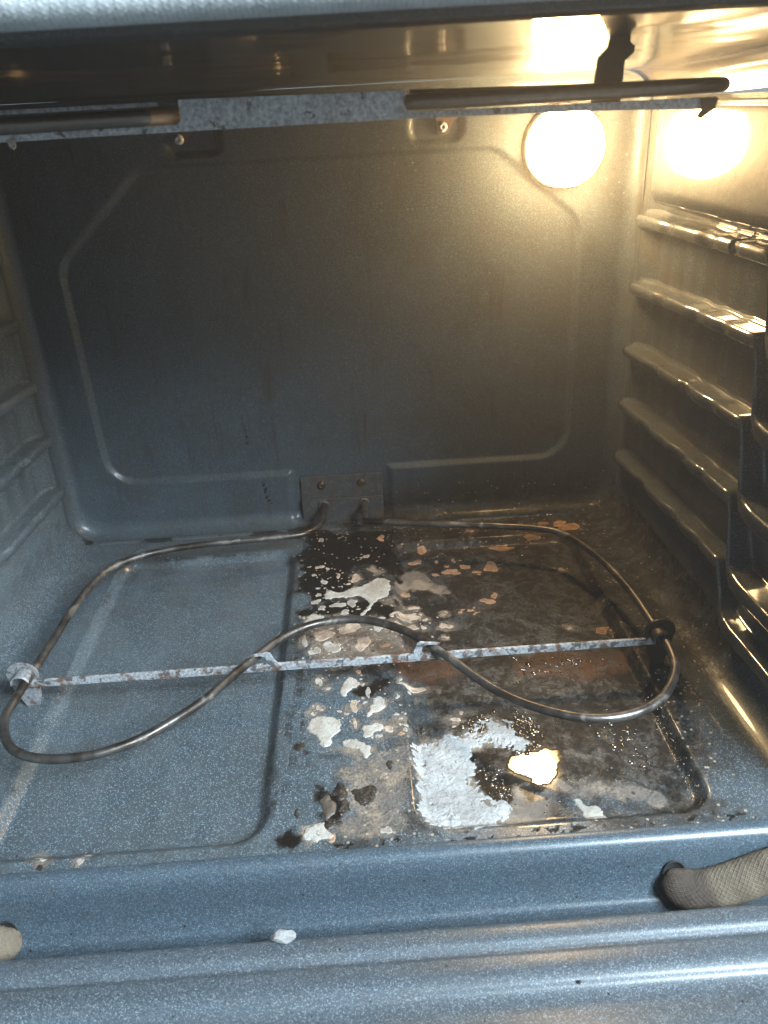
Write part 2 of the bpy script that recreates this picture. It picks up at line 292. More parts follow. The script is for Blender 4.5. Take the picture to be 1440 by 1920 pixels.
def enamel(name, base=(0.036, 0.046, 0.053), fleck=(0.25, 0.31, 0.34), film=False, grime=0.0, fleck_amt=1.0, rough=0.30, coat=0.35, coat_rough=0.07, peel=0.05, spec=0.4, dust_caustic=0.0, drip=0.0, cells=1180.0):
    s = NT(name)
    cell = s.n('ShaderNodeTexVoronoi', feature='F1'); cell.inputs['Scale'].default_value = cells
    s.l(s.co, cell.inputs['Vector'])
    lum = s.n('ShaderNodeSeparateColor'); s.l(cell.outputs['Color'], lum.inputs['Color'])
    dot = s.ramp(cell.outputs['Distance'], 0.56, 0.26)
    pick = s.ramp(lum.outputs['Red'], 0.45, 1.0)
    fl = s.math('MULTIPLY', s.math('MULTIPLY', dot, pick), fleck_amt)
    fine = s.noise(1500, 1)
    b0 = s.mix(s.ramp(fine, 0.35, 0.75), tuple(c * 0.75 for c in base), tuple(c * 2.0 for c in base))
    col = s.mix(fl, b0, fleck)
    rgh = s.mixf(s.noise(14, 4), rough * 0.85, rough * 1.2)
    smear = s.noise(24, 4, 0.6)
    if dust_caustic:
        dv = s.n('ShaderNodeMapping'); dv.inputs['Rotation'].default_value = (0, 0, math.radians(-32)); dv.inputs['Scale'].default_value = (1.0, 0.28, 1.0)  # pale dust and soft diagonal light streaks, both mixed into the colour
        s.l(s.co, dv.inputs['Vector'])
        du = s.ramp(s.noise(22, 3, 0.6, 0.4, dv.outputs['Vector']), 0.40, 0.68, 0.0, dust_caustic)
        col = s.mix(du, col, (0.105, 0.125, 0.135))
        rgh = s.mixf(du, rgh, 0.6)
        br = s.ramp(s.noise(75, 4, 0.7, 1.2), 0.60, 0.72, 0.0, dust_caustic * 1.2)
        col = s.mix(br, col, (0.040, 0.031, 0.024))
    if grime:
        g = s.ramp(smear, 0.42, 0.72, 0.0, grime)
        col = s.mix(g, col, (0.045, 0.032, 0.020))
        rgh = s.mixf(g, rgh, 0.42)
        # burnt pin-prick spatter
        sp = s.vor(210); sc = s.vor(210, out='Color')
        sepc = s.n('ShaderNodeSeparateColor'); s.l(sc, sepc.inputs['Color'])
        k = s.math('MULTIPLY', s.ramp(sp, 0.20, 0.10), s.ramp(sepc.outputs['Green'], 0.955, 0.965))
        col = s.mix(k, col, (0.008, 0.006, 0.005))
    if drip:
        dp = s.noise(16, 3, 0.65, 0.3, s.scaled((7.0, 7.0, 0.5)))
        dm_ = s.math('MULTIPLY', s.ramp(dp, 0.56, 0.74, 0.0, drip), s.ramp(smear, 0.36, 0.62))
        col = s.mix(dm_, col, (0.022, 0.016, 0.011))
        rgh = s.mixf(dm_, rgh, 0.5)
    nrm = s.bump(s.noise(130, 1), peel, 0.0016)
    if film:
        at = s.n('ShaderNodeAttribute', attribute_name='film')
        sep = s.n('ShaderNodeSeparateColor'); s.l(at.outputs['Color'], sep.inputs['Color'])
        brown, pale, black, rust = sep.outputs['Red'], sep.outputs['Green'], sep.outputs['Blue'], at.outputs['Alpha']
        n1 = s.noise(48, 4, 0.68, 0.7); n2 = s.noise(190, 3, 0.7, 0.8); n3 = s.noise(520, 2, 0.7)
        fb = s.math('MULTIPLY', brown, s.ramp(s.math('ADD', n1, s.math('MULTIPLY', s.math('SUBTRACT', n2, 0.5), 0.5)), 0.34, 0.56, 0.66, 1.0))
        col = s.mix(fb, col, s.mix(s.ramp(n2, 0.40, 0.62), s.mix(s.ramp(n1, 0.4, 0.62), (0.034, 0.021, 0.011), (0.017, 0.011, 0.0065)), (0.006, 0.0045, 0.0033)))
        rgh = s.mixf(fb, rgh, s.ramp(n1, 0.3, 0.7, 0.34, 0.58))
        fp = s.math('MULTIPLY', s.ramp(s.math('ADD', s.math('MULTIPLY', pale, 0.50), s.math('MULTIPLY', s.math('ADD', s.math('MULTIPLY', n2, 0.65), s.math('MULTIPLY', n3, 0.5)), 0.75)), 0.56, 0.86), s.ramp(pale, 0.02, 0.3))
        col = s.mix(fp, col, s.mix(s.ramp(n1, 0.42, 0.6), s.mix(n3, (0.075, 0.062, 0.052), (0.16, 0.135, 0.115)), s.mix(n3, (0.15, 0.115, 0.085), (0.25, 0.20, 0.155))))
        rgh = s.mixf(fp, rgh, 0.6)
        fr = s.math('MULTIPLY', rust, s.ramp(n2, 0.36, 0.60))
        col = s.mix(fr, col, s.mix(n3, (0.035, 0.014, 0.007), (0.13, 0.060, 0.030)))
        rgh = s.mixf(fr, rgh, 0.5)
        fk = s.ramp(s.math('ADD', s.math('MULTIPLY', black, 0.70), s.math('MULTIPLY', s.math('ADD', s.math('MULTIPLY', n2, 0.6), s.math('MULTIPLY', n3, 0.4)), 0.75)), 0.56, 0.98)
        fk = s.math('MULTIPLY', fk, s.ramp(black, 0.02, 0.3))
        col = s.mix(fk, col, s.mix(n3, (0.004, 0.0035, 0.003), (0.014, 0.011, 0.009)))
        rgh = s.mixf(fk, rgh, 0.34)
        # fat spatter dots wherever the film lies
        v = s.vor(170); vc = s.vor(170, out='Color')
        sepv = s.n('ShaderNodeSeparateColor'); s.l(vc, sepv.inputs['Color'])
        ring = s.math('MULTIPLY', s.math('MULTIPLY', s.ramp(v, 0.30, 0.20), s.ramp(sepv.outputs['Red'], 0.80, 0.86)), s.ramp(brown, 0.2, 0.6))
        col = s.mix(s.math('MULTIPLY', ring, 0.75), col, (0.010, 0.007, 0.005))
        w1 = s.vor(300); wc = s.vor(300, out='Color')
        sepw = s.n('ShaderNodeSeparateColor'); s.l(wc, sepw.inputs['Color'])
        wd = s.math('MULTIPLY', s.math('MULTIPLY', s.ramp(w1, 0.36, 0.24), s.ramp(sepw.outputs['Blue'], 0.90, 0.94)), s.ramp(brown, 0.10, 0.35))
        col = s.mix(s.math('MULTIPLY', wd, 0.8), col, (0.30, 0.24, 0.18))
        cover = s.math('MAXIMUM', s.math('MAXIMUM', fb, fp), s.math('MAXIMUM', fr, fk))
        nrm = s.bump(s.math('MULTIPLY', s.math('ADD', n2, s.math('MULTIPLY', n3, 0.5)), cover), 0.55, 0.0012, nrm)
        s.set('Coat Weight', s.mixf(cover, coat, 0.03))
        spec = s.mixf(cover, spec, 0.10)
    else:
        s.set('Coat Weight', coat)
    s.set('Base Color', col); s.set('Roughness', rgh); s.set('Normal', nrm)
    s.set('Coat Roughness', coat_rough)
    s.set('Specular IOR Level', spec)
    return s.m

def heater_metal(name, seed=0.0):
    s = NT(name)
    n1 = s.noise(38, 4, 0.6, 0.5); n2 = s.noise(300, 4)
    n4 = s.noise(42, 3, 0.6, 0.8)
    col = s.mix(s.ramp(n1, 0.40, 0.62), (0.045, 0.036, 0.030), (0.115, 0.105, 0.095))
    col = s.mix(s.ramp(n4, 0.55, 0.66, 0.0, 0.8), col, (0.20, 0.185, 0.165))
    col = s.mix(s.ramp(n2, 0.55, 0.8, 0.0, 0.6), col, (0.03, 0.02, 0.014))
    s.set('Base Color', col); s.set('Metallic', 0.75)
    s.set('Roughness', s.ramp(n4, 0.45, 0.66, 0.34, 0.58))
    s.set('Normal', s.bump(n2, 0.2, 0.0006))
    return s.m
def galvanised(name, rust=0.5, pit=0.56, tone=1.0, rsc=34.0):
    s = NT(name)
    n1 = s.noise(120, 5, 0.65, 0.4); n2 = s.noise(420, 3, 0.7); n3 = s.noise(rsc, 4, 0.65)
    col = s.mix(s.ramp(n2, 0.3, 0.7), (0.16 * tone, 0.165 * tone, 0.17 * tone), (0.36 * tone, 0.365 * tone, 0.37 * tone))
    col = s.mix(s.ramp(n1, pit, pit + 0.06, 0.0, 0.85), col, (0.045, 0.040, 0.038))
    col = s.mix(s.math('MULTIPLY', s.ramp(n3, 0.50, 0.64), rust), col, s.mix(n1, (0.05, 0.022, 0.012), (0.16, 0.075, 0.038)))
    s.set('Base Color', col); s.set('Metallic', 0.25); s.set('Roughness', 0.55)
    s.set('Normal', s.bump(n2, 0.35, 0.0008))
    return s.m
def crusty(name, a, b, dark=(0.10, 0.085, 0.07), bump=0.9, edge=0.62, rough=0.85, sc=1.0):
    s = NT(name)
    n1 = s.noise(260 * sc, 3, 0.65, 0.9); n2 = s.noise(700 * sc, 2, 0.7); n3 = s.noise(60, 2)
    col = s.mix(s.ramp(n3, 0.35, 0.65), a, b)
    at = s.n('ShaderNodeAttribute', attribute_name='film')
    sep = s.n('ShaderNodeSeparateColor'); s.l(at.outputs['Color'], sep.inputs['Color'])
    inner = s.math('MULTIPLY', sep.outputs['Red'], s.ramp(s.noise(120, 2), 0.38, 0.60, 0.1, 0.85))
    col = s.mix(inner, col, tuple(0.62 * q + 0.38 * w for q, w in zip(b, dark)))
    col = s.mix(s.ramp(n1, edge, edge + 0.12, 0.0, 0.8), col, dark)
    col = s.mix(s.ramp(n2, 0.60, 0.8, 0.0, 0.4), col, dark)
    s.set('Base Color', col); s.set('Roughness', rough)
    s.set('Normal', s.bump(s.math('ADD', n1, s.math('MULTIPLY', n2, 0.5)), bump, 0.0016))
    return s.m
def plain(name, col, rough, metal=0.0, bump=0.0, bscale=300.0, coat=0.0):
    s = NT(name)
    n = s.noise(bscale, 4, 0.6)
    s.set('Base Color', s.mix(n, tuple(c * 0.7 for c in col), tuple(min(1, c * 1.3) for c in col)))
    s.set('Roughness', rough); s.set('Metallic', metal); s.set('Coat Weight', coat)
    if bump: s.set('Normal', s.bump(n, bump, 0.001))
    return s.m

ENAMEL_FLOOR = enamel('floor_enamel', film=True, grime=0.22, peel=0.06, dust_caustic=0.24)
ENAMEL_BACK = enamel('back_enamel', base=(0.029, 0.038, 0.045), film=True, grime=0.28, fleck_amt=0.45, rough=0.44, coat=0.16, coat_rough=0.14, peel=0.06, dust_caustic=0.10, drip=0.7, spec=0.25)
ENAMEL_SIDE = enamel('side_enamel', base=(0.027, 0.032, 0.036), grime=0.42, fleck_amt=0.55, rough=0.44, coat=1.0, coat_rough=0.055, peel=0.10, spec=0.15, drip=0.6)
ENAMEL_LEFT = enamel('left_wall_enamel', grime=0.15, rough=0.34, coat=0.5, coat_rough=0.10, peel=0.07, dust_caustic=0.3)
ENAMEL_CEIL = enamel('ceiling_enamel', base=(0.025, 0.021, 0.017), grime=0.95, fleck_amt=0.25, rough=0.42, coat=0.8, coat_rough=0.08, peel=0.22, spec=0.25, dust_caustic=0.22, drip=0.85)
ENAMEL_FRAME = enamel('frame_enamel', base=(0.030, 0.043, 0.054), fleck=(0.20, 0.25, 0.29), grime=0.10, rough=0.36, coat=0.25, coat_rough=0.24, fleck_amt=0.7, cells=1500.0)
ENAMEL_DOOR = enamel('door_enamel', base=(0.038, 0.048, 0.057), fleck=(0.25, 0.28, 0.30), grime=0.14, rough=0.42, coat=0.25, coat_rough=0.26, fleck_amt=0.8, cells=1400.0)
HEATER = heater_metal('heater_sheath')
HEATER_DARK = plain('broiler_sheath', (0.15, 0.125, 0.105), 0.33, 0.8, 0.12)
GALV = galvanised('galvanised_strip', rust=0.25, pit=0.58, tone=1.55)
GALV_RUSTY = galvanised('rusty_galvanised_bar', rust=0.95, pit=0.52, tone=1.05, rsc=80.0)
ZINC = galvanised('zinc_bracket', rust=0.45, pit=0.58, tone=0.75, rsc=60.0)
BURNT_STEEL = plain('burnt_steel', (0.045, 0.032, 0.022), 0.45, 0.5, 0.5)
OLD_STEEL = galvanised('sooted_plate', rust=0.8, pit=0.46, tone=0.24)
CRUST_MAT = crusty('white_crust', (0.30, 0.30, 0.295), (0.225, 0.22, 0.21), dark=(0.11, 0.097, 0.085), edge=0.56, bump=0.8)
WHITE_RES = crusty('white_residue', (0.33, 0.31, 0.275), (0.25, 0.22, 0.185), dark=(0.10, 0.078, 0.058), bump=0.6, edge=0.60)
TAN_RES = crusty('tan_residue', (0.40, 0.32, 0.25), (0.30, 0.225, 0.165), dark=(0.10, 0.07, 0.05), bump=0.6, edge=0.58)
ORANGE_RES = crusty('orange_residue', (0.36, 0.21, 0.12), (0.26, 0.15, 0.085), dark=(0.08, 0.045, 0.025), bump=0.6, edge=0.58)
CARBON = crusty('burnt_carbon', (0.016, 0.013, 0.011), (0.030, 0.024, 0.019), dark=(0.006, 0.005, 0.004), bump=0.8, rough=0.35)
CARBON_BROWN = crusty('burnt_brown', (0.050, 0.038, 0.029), (0.075, 0.060, 0.048), dark=(0.015, 0.011, 0.009), bump=0.4, rough=0.42)

# ------------------------------------------------------------------ the oven body
oven = thing('oven', 'dirty speckled blue grey enamel oven cavity with its door open', 'oven', (0.0, -0.22, 0.0))

def wall_x(y): return 0.3003 + 0.03 * (-y)

# floor with two sunk panels, turning up into the side walls
RC = 0.030
xs = np.arange(-0.250, 0.2501, 0.0016)
ys = np.linspace(-0.004, Y_LIP, 290)
flat_n = 8
def floor_rows():
    rows = []
    for y in ys:
        xw = wall_x(y) - RC
        xl = np.linspace(-xw, xs[0], flat_n, endpoint=False); xr = np.linspace(xs[-1], xw, flat_n + 1)[1:]
        X = np.concatenate([xl, xs, xr])
        Z = floor_h(X, np.full_like(X, y))
        ang = np.linspace(0, math.pi / 2, 12)[1:]
        ax = xw + RC * np.sin(ang); az = RC * (1 - np.cos(ang))
        X = np.concatenate([-ax[::-1], X, ax]); Z = np.concatenate([az[::-1], Z, az])
        rows.append(np.stack([X, np.full_like(X, y), Z], -1))
    return np.array(rows)
FV = floor_rows()
fx, fy = FV[..., 0], FV[..., 1]
wob = (fbm(fx, fy, 38, 4, 11) - 0.5)
wob2 = (fbm(fx, fy, 120, 3, 23) - 0.5)
def fmask(P, soft=0.006, w=0.03, w2=0.01):
    return 1 - sstep(-soft, soft, sd_poly(fx, fy, P) + w * wob + w2 * wob2)
film = np.zeros(fx.shape + (4,))
brown = fmask(BROWN_FILM, 0.020, 0.07, 0.02) * 0.92
# thin grease creeping over the right-hand side and the front right of the floor
brown = np.maximum(brown, 0.50 * sstep(0.16, 0.22, fx + 0.2 * wob) * (1 - sstep(0.246, 0.262, fx + 0.05 * wob)) * (1 - sstep(-0.36, -0.42, fy + 0.05 * wob)))
brown = np.maximum(brown, 0.65 * sstep(0.42, 0.62, fbm(fx, fy, 30, 4, 91)) * sstep(-0.062, -0.040, fx + 0.02 * wob) * (1 - 0.75 * sstep(0.246, 0.262, fx)))
brown = np.maximum(brown, 0.85 * sstep(0.238, 0.262, fx + 0.1 * wob) * sstep(-0.335, -0.27, fy + 0.1 * wob))
# rings burnt in along the panel edges on the left
edge = np.abs(sd_rrect(fx, fy, -0.2355, -0.0500, -0.4350, -0.0605, 0.024) + 0.002)
brown = np.maximum(brown, 0.8 * (1 - sstep(0.0, 0.004, edge + 0.012 * np.abs(wob2))) * sstep(0.47, 0.60, fbm(fx, fy, 30, 3, 77)))
brown = np.maximum(brown, 0.30 * sstep(0.55, 0.72, fbm(fx, fy, 26, 4, 5)) * sstep(-0.20, -0.08, fy))
film[..., 0] = brown
pale = np.zeros_like(brown)
for P in TAN_FILM: pale = np.maximum(pale, 0.95 * fmask(P, 0.006, 0.030, 0.016))
for P in GREY_FILM: pale = np.maximum(pale, 0.66 * fmask(P, 0.010, 0.03, 0.01))
for P in MOTTLED: pale = np.maximum(pale, 0.9 * fmask(P, 0.006, 0.02, 0.01))
for (cx, cy, rx, ry, tone) in SPOTS:
    q = np.hypot((fx - cx) / (rx + 0.003), (fy - cy) / (ry + 0.003))
    pale = np.maximum(pale, (0.62, 0.60, 0.40)[tone] * (1 - sstep(0.7, 1.8, q + 1.6 * wob + 1.2 * wob2)))
for P in PATCHES: pale = np.maximum(pale, 0.85 * fmask(P, 0.006, 0.020, 0.014))
pale = np.maximum(pale, 0.9 * (1 - sstep(0.0, 0.010, sd_poly(fx, fy, CRUST) + 0.012 * wob2)))
film[..., 1] = pale
black = np.zeros_like(brown)
for P in BLACK_FILM: black = np.maximum(black, fmask(P, 0.008, 0.03, 0.014))
lip = sstep(Y_LIP + 0.010, Y_LIP + 0.003, fy) * sstep(-0.07, 0.0, fx) * sstep(0.52, 0.66, fbm(fx, fy, 300, 3, 31) * 0.7 + 0.3 * fbm(fx, fy, 40, 2, 33))
black = np.maximum(black, lip)
rear = sstep(-0.034, -0.020, fy) * sstep(0.45, 0.62, fbm(fx, fy, 60, 3, 37)) * 0.8
black = np.maximum(black, rear)
# soot streaks along the inner edge of the left panel and down the centre strip
st_ = vnoise(fx * 420, fy * 30, 81) * 0.6 + fbm(fx, fy, 120, 3, 83) * 0.5
strk = sstep(0.56, 0.78, st_) * sstep(-0.060, -0.050, fx) * (1 - sstep(-0.034, -0.020, fx)) * sstep(-0.03, -0.08, fy)
black = np.maximum(black, 0.55 * strk)
black = np.maximum(black, 0.42 * sstep(0.50, 0.74, fbm(fx, fy, 75, 4, 87)) * sstep(-0.05, -0.03, fx) * (1 - sstep(0.03, 0.055, fx)))
black = np.maximum(black, 0.45 * sstep(0.50, 0.74, fbm(fx, fy, 42, 4, 89)) * sstep(0.04, 0.08, fx) * (1 - sstep(0.235, 0.25, fx)))
for (cx, cy, rx, ry, tone) in SPOTS:
    q = np.hypot((fx - cx) / (rx + 0.0022), (fy - cy) / (ry + 0.0022))
    black = np.maximum(black, 0.42 * sstep(0.9, 1.15, q) * (1 - sstep(1.2, 1.9, q + 1.2 * wob2)))
film[..., 2] = black
rust = np.zeros_like(brown)
for P in RUST_FILM: rust = np.maximum(rust, fmask(P, 0.006, 0.02, 0.01))
rust = np.maximum(rust, 0.7 * (1 - sstep(0.0, 0.05, np.hypot(fx - 0.215, (fy + 0.055) * 1.6))) * sstep(0.40, 0.6, fbm(fx, fy, 55, 3, 41)))
film[..., 3] = rust
floor = grid_obj('floor', FV, ENAMEL_FLOOR, oven, film=film, flip=True)

# back panel: stamped sheet whose rim curls forward to the seam
def rr_loop(x0, x1, z0, z1, r, n):
    segs = [(x1 - r, z0 + r, -90), (x1 - r, z1 - r, 0), (x0 + r, z1 - r, 90), (x0 + r, z0 + r, 180)]
    pts = []
    for i, (cx, cz, a0) in enumerate(segs):
        for k in range(15):
            a = math.radians(a0 + 90 * k / 14); pts.append((cx + r * math.cos(a), cz + r * math.sin(a)))
    pts.append(pts[0]); pts = np.array(pts)
    d = np.concatenate([[0], np.cumsum(np.hypot(*np.diff(pts, axis=0).T))])
    t = np.linspace(0, d[-1], n, endpoint=False)
    return np.stack([np.interp(t, d, pts[:, 0]), np.interp(t, d, pts[:, 1])], -1)
OCT = [(-0.251, 0.061), (0.247, 0.061), (0.247, 0.305), (0.165, 0.372), (-0.160, 0.372), (-0.251, 0.290)]
def inset(P, r):
    out = []
    n = len(P)
    for i in range(n):
        (ax, ay), (bx_, by_), (cx, cy) = P[i - 1], P[i], P[(i + 1) % n]
        e1 = Vector((bx_ - ax, by_ - ay)).normalized(); e2 = Vector((cx - bx_, cy - by_)).normalized()
        n1 = Vector((-e1.y, e1.x)); n2 = Vector((-e2.y, e2.x))
        k = (n1 + n2) / (1 + n1.dot(n2))
        out.append((bx_ + k.x * r, by_ + k.y * r))
    return out
OCT_IN = inset(OCT, 0.032)
def back_h(x, z):
    d = sd_poly(x, z, OCT_IN) - 0.032
    tongue = sd_rrect(x, z, -0.0555, 0.0525, -0.05, 0.075, 0.008)
    d = np.minimum(d, tongue)
    for cx in (-0.108, 0.111):
        d = np.minimum(d, sd_rrect(x, z, cx - 0.023, cx + 0.023, 0.380, 0.412, 0.009))
    return 0.0042 * (1 - sstep(-0.0034, 0.0034, d))
NB = 620
loops = []
RB = -Y_SEAM
for k in range(13):
    a = math.pi / 2 * k / 12
    off = RB * (1 - math.cos(a)); yy = Y_SEAM + RB * math.sin(a)
    L = rr_loop(-0.300 + off, 0.300 - off, 0.0 + off, CEIL - off, 0.030 - off * 0.4, NB)
    loops.append(np.stack([L[:, 0], np.full(NB, yy), L[:, 1]], -1))
base_loop = loops[-1]
cz = CEIL / 2
for t in np.concatenate([np.linspace(0.004, 0.30, 60), np.linspace(0.305, 1.0, 110)]):
    q = base_loop.copy()
    # shrink towards a horizontal spine so that the sampling stays even
    q[:, 0] = base_loop[:, 0] * (1 - 0.62 * t) ; q[:, 2] = cz + (base_loop[:, 2] - cz) * (1 - t)
    loops.append(q)
BV = np.array(loops)
bx, bz = BV[..., 0], BV[..., 2]
BV[..., 1] += back_h(bx, bz) * sstep(0.0, 0.006, np.minimum(np.minimum(bx + 0.290, 0.290 - bx), CEIL - 0.01 - bz)) + 0.0006 * (fbm(bx, bz, 8, 2, 9) - 0.5)
bf = np.zeros(bx.shape + (4,))
bf[..., 0] = 0.75 * sstep(0.06, 0.01, bz) * sstep(-0.07, 0.02, bx + 0.1 * (fbm(bx, bz, 30, 3, 2) - 0.5)) + 0.35 * sstep(0.5, 0.68, fbm(bx, bz, 13, 4, 6)) * sstep(-0.1, 0.2, bx)
def crack(P, w):
    m = np.full(bx.shape, 1e9)
    for (ax, az), (cx_, cz_) in zip(P[:-1], P[1:]):
        ex, ez = cx_ - ax, cz_ - az
        t = np.clip(((bx - ax) * ex + (bz - az) * ez) / (ex * ex + ez * ez), 0, 1)
        m = np.minimum(m, np.hypot(bx - ax - t * ex, bz - az - t * ez))
    return 1 - sstep(w * 0.4, w, m)
bf[..., 2] = np.maximum(crack([(-0.0870, 0.052), (-0.0845, 0.043), (-0.0855, 0.036), (-0.0815, 0.026)], 0.0016), crack([(-0.1010, 0.120), (-0.0975, 0.108), (-0.0985, 0.096)], 0.0011) * 0.8)
bf[..., 2] = np.maximum(bf[..., 2], 0.42 * sstep(0.62, 0.72, fbm(bx, bz, 180, 2, 19)) * sstep(0.5, 0.7, fbm(bx, bz, 12, 2, 29)) * sstep(-0.1, -0.2, bx))
back_panel = grid_obj('back_panel', BV, ENAMEL_BACK, oven, close_v=True, film=bf)

# side walls, with a raised pad above the top guide
GZ = [(0.3107, 0.3144), (0.2494, 0.2590), (0.1875, 0.1980), (0.1310, 0.1385), (0.0731, 0.0805)]
def pocket_x(y, z): return wall_x(y) + 0.0075 * sstep(-0.022, -0.050, y) * sstep(0.036, 0.060, z) * sstep(0.335, 0.315, z)
def side_wall(name, sgn):
    yy = np.linspace(-0.002, Y_LIP, 124); zz = np.linspace(RC, CEIL - 0.022, 130)
    Yg, Zg = np.meshgrid(yy, zz, indexing='ij')
    pad = sstep(-0.045, -0.062, Yg) * sstep(0.314, 0.326, Zg) * sstep(0.408, 0.399, Zg)
    X = pocket_x(Yg, Zg) - 0.0125 * pad + 0.0009 * (fbm(Yg, Zg, 14, 3, 51) - 0.5)
    V = np.stack([sgn * X, Yg, Zg], -1)
    return grid_obj(name, V, ENAMEL_SIDE if sgn > 0 else ENAMEL_LEFT, oven, flip=(sgn > 0))
left_wall = side_wall('left_wall', -1)
right_wall = side_wall('right_wall', 1)

def rack_guide(sgn, parent, zb, zf, k):
    y0, y1 = -0.026, -0.261
    st = []
    r = random.Random(40 + k)
    waves = [(0.0, 0.001, -.0012), (0.03, 0.0, 0.0), (0.25, 0.0, 0.0), (0.29, 0.0028, -0.0007), (0.33, 0.0030, -0.0008), (0.375, 0.0002, 0.0002), (0.56, -0.0004, 0.0003),
             (0.60, 0.0032, -0.0008), (0.645, 0.0034, -0.0009), (0.69, 0.0, 0.0004), (0.77, 0.0, 0.0), (0.805, 0.0024, -0.0006), (0.835, 0.0022, -0.0005), (0.87, 0.0, 0.0003), (0.985, 0.0, 0.0), (1.0, 0.0008, -0.0006)]
    jit = 0.0
    for q, (t, dx, dz) in enumerate(waves):
        if q in (3, 7, 11): jit = r.uniform(-0.02, 0.02)
        tt = t + (jit if 0.28 < t < 0.9 else 0)
        y = y0 + (y1 - y0) * tt
        st.append((y, 0.2895 + 0.0085 * tt + dx, zb + (zf - zb) * tt + dz, 1.0))
    dr = 0.036 if k == 4 else 0.053
    st += [(-0.2635, 0.2990, zf - 0.003, 1.0), (-0.268, 0.2990, zf - 0.012, 1.15), (-0.276, 0.2978, zf - dr * 0.62, 1.3), (-0.283, 0.2958, zf - dr * 0.88, 1.4), (-0.291, 0.2945, zf - dr * 0.98, 1.4), (-0.305, 0.2940, zf - dr, 1.4), (-0.335, 0.2965, zf - dr - 0.001, 1.2), (-0.438, 0.300, zf - dr - 0.001, 1.1)]
    V = []
    def prof(y, xe, z, fat):
        xw = float(pocket_x(y, z))
        return [(xw + 0.004, z + 0.0075), (xw - 0.0001, z + 0.0042), (xw - 0.0006, z + 0.0026), (xw - 0.0018, z + 0.0012), (xw - 0.0042, z + 0.0005), (xe + 0.0034, z + 0.0002), (xe + 0.0021, z - 0.0001), (xe + 0.0010, z - 0.0009), (xe + 0.0003, z - 0.0022), (xe, z - 0.0040),
                (xe + 0.0010, z - 0.0082 * fat), (xe + 0.0018, z - 0.0096 * fat), (xe + 0.0034, z - 0.0106 * fat), (xw - 0.002, z - 0.0140 * fat), (xw + 0.004, z - 0.0155 * fat)]
    # closed rear tip
    p0 = prof(*st[0]); cxm = wall_x(st[0][0]) + 0.003
    V.append([(sgn * cxm, st[0][0] + 0.010, st[0][2] - 0.006 + 0.3 * (z - st[0][2] + 0.006)) for x, z in p0])
    V.append([(sgn * (x + (cxm - x) * 0.35), st[0][0] + 0.006, z) for x, z in p0])
    # resample stations so that creases stay soft
    for i in range(len(st) - 1):
        a, b = st[i], st[i + 1]
        n = max(1, int(abs(a[0] - b[0]) / 0.004))
        for j in range(n):
            t = j / n
            V.append([(sgn * x, a[0] + (b[0] - a[0]) * t, z) for x, z in prof(*[a[q] + (b[q] - a[q]) * t for q in range(4)])])
    V.append([(sgn * x, st[-1][0], z) for x, z in prof(*st[-1])])
    V = np.array(V)
    V[..., 0] += 0.0005 * (fbm(V[..., 1], V[..., 2], 60, 2, 60 + k) - 0.5)
    o = grid_obj('rack_guide', V, ENAMEL_SIDE if sgn > 0 else ENAMEL_LEFT, parent, flip=(sgn < 0))
    o.data.set_sharp_from_angle(angle=math.radians(48))
    return o
for k, (zb, zf) in enumerate(GZ):
    rack_guide(1, right_wall, zb, zf, k)
for k, (zb, zf) in enumerate(GZ):
    rack_guide(-1, left_wall, zb, zf, k)

# ceiling with its turned-down edges
RT_ = 0.022
def ceil_rise(y): return 0.0085 * max(0.0, (-y - 0.10) / 0.347)
rows = []
for y in np.linspace(-0.002, -0.447, 112):
    xw = wall_x(y)
    X = np.linspace(-(xw - RT_), xw - RT_, 150)
    Z = CEIL - 0.0045 * sstep(0.0, 0.014, -sd_rrect(X, np.full_like(X, y), -0.255, 0.255, -0.415, -0.045, 0.03)) * 0 + 0.0012 * (fbm(X, np.full_like(X, y), 11, 3, 71) - 0.5)
    ang = np.linspace(0, math.pi / 2, 9)[1:]
    tilt = ceil_rise(y); Z = Z + tilt
    ax = xw - RT_ + RT_ * np.sin(ang); az = CEIL + tilt - RT_ * (1 - np.cos(ang))
    X = np.concatenate([-ax[::-1], X, ax]); Z = np.concatenate([az[::-1], Z, az])
    rows.append(np.stack([X, np.full_like(X, y), Z], -1))
ceiling = grid_obj('ceiling', np.array(rows), ENAMEL_CEIL, oven)

# front frame strips (bottom and top), swept along x
def strip(name, prof, x0, x1, mat, parent, n=120, seed=0, wobble=0.0004, flip=False, sub=6):
    pr = catmull([(0, y, z) for y, z in prof], sub)
    xx = np.linspace(x0, x1, n)
    V = np.array([[(x, p.y, p.z) for p in pr] for x in xx])
    V[..., 2] += wobble * (fbm(V[..., 0], V[..., 1], 12, 2, seed) - 0.5)
    return grid_obj(name, V, mat, parent, flip=flip)
front_frame = strip('front_frame', [(-0.4425, -0.010), (-0.4428, -0.0012), (-0.4445, 0.0006), (-0.4490, 0.0004), (-0.4530, -0.0025), (-0.4555, -0.009), (-0.4570, -0.018), (-0.4590, -0.029), (-0.4630, -0.0375), (-0.4660, -0.041), (-0.4700, -0.0465), (-0.4780, -0.052), (-0.5000, -0.056)], -0.345, 0.345, ENAMEL_FRAME, oven, flip=False)
CF = CEIL + 0.0085
top_frame = strip('top_frame', [(-0.4455, 0.446), (-0.4462, CF), (-0.4480, CF - 0.0008), (-0.4520, CF + 0.0004), (-0.4545, CF + 0.0016), (-0.4575, CF + 0.0022), (-0.4600, CF + 0.0045), (-0.4610, 0.50), (-0.4620, 0.56)], -0.345, 0.345, ENAMEL_CEIL, oven, flip=True)
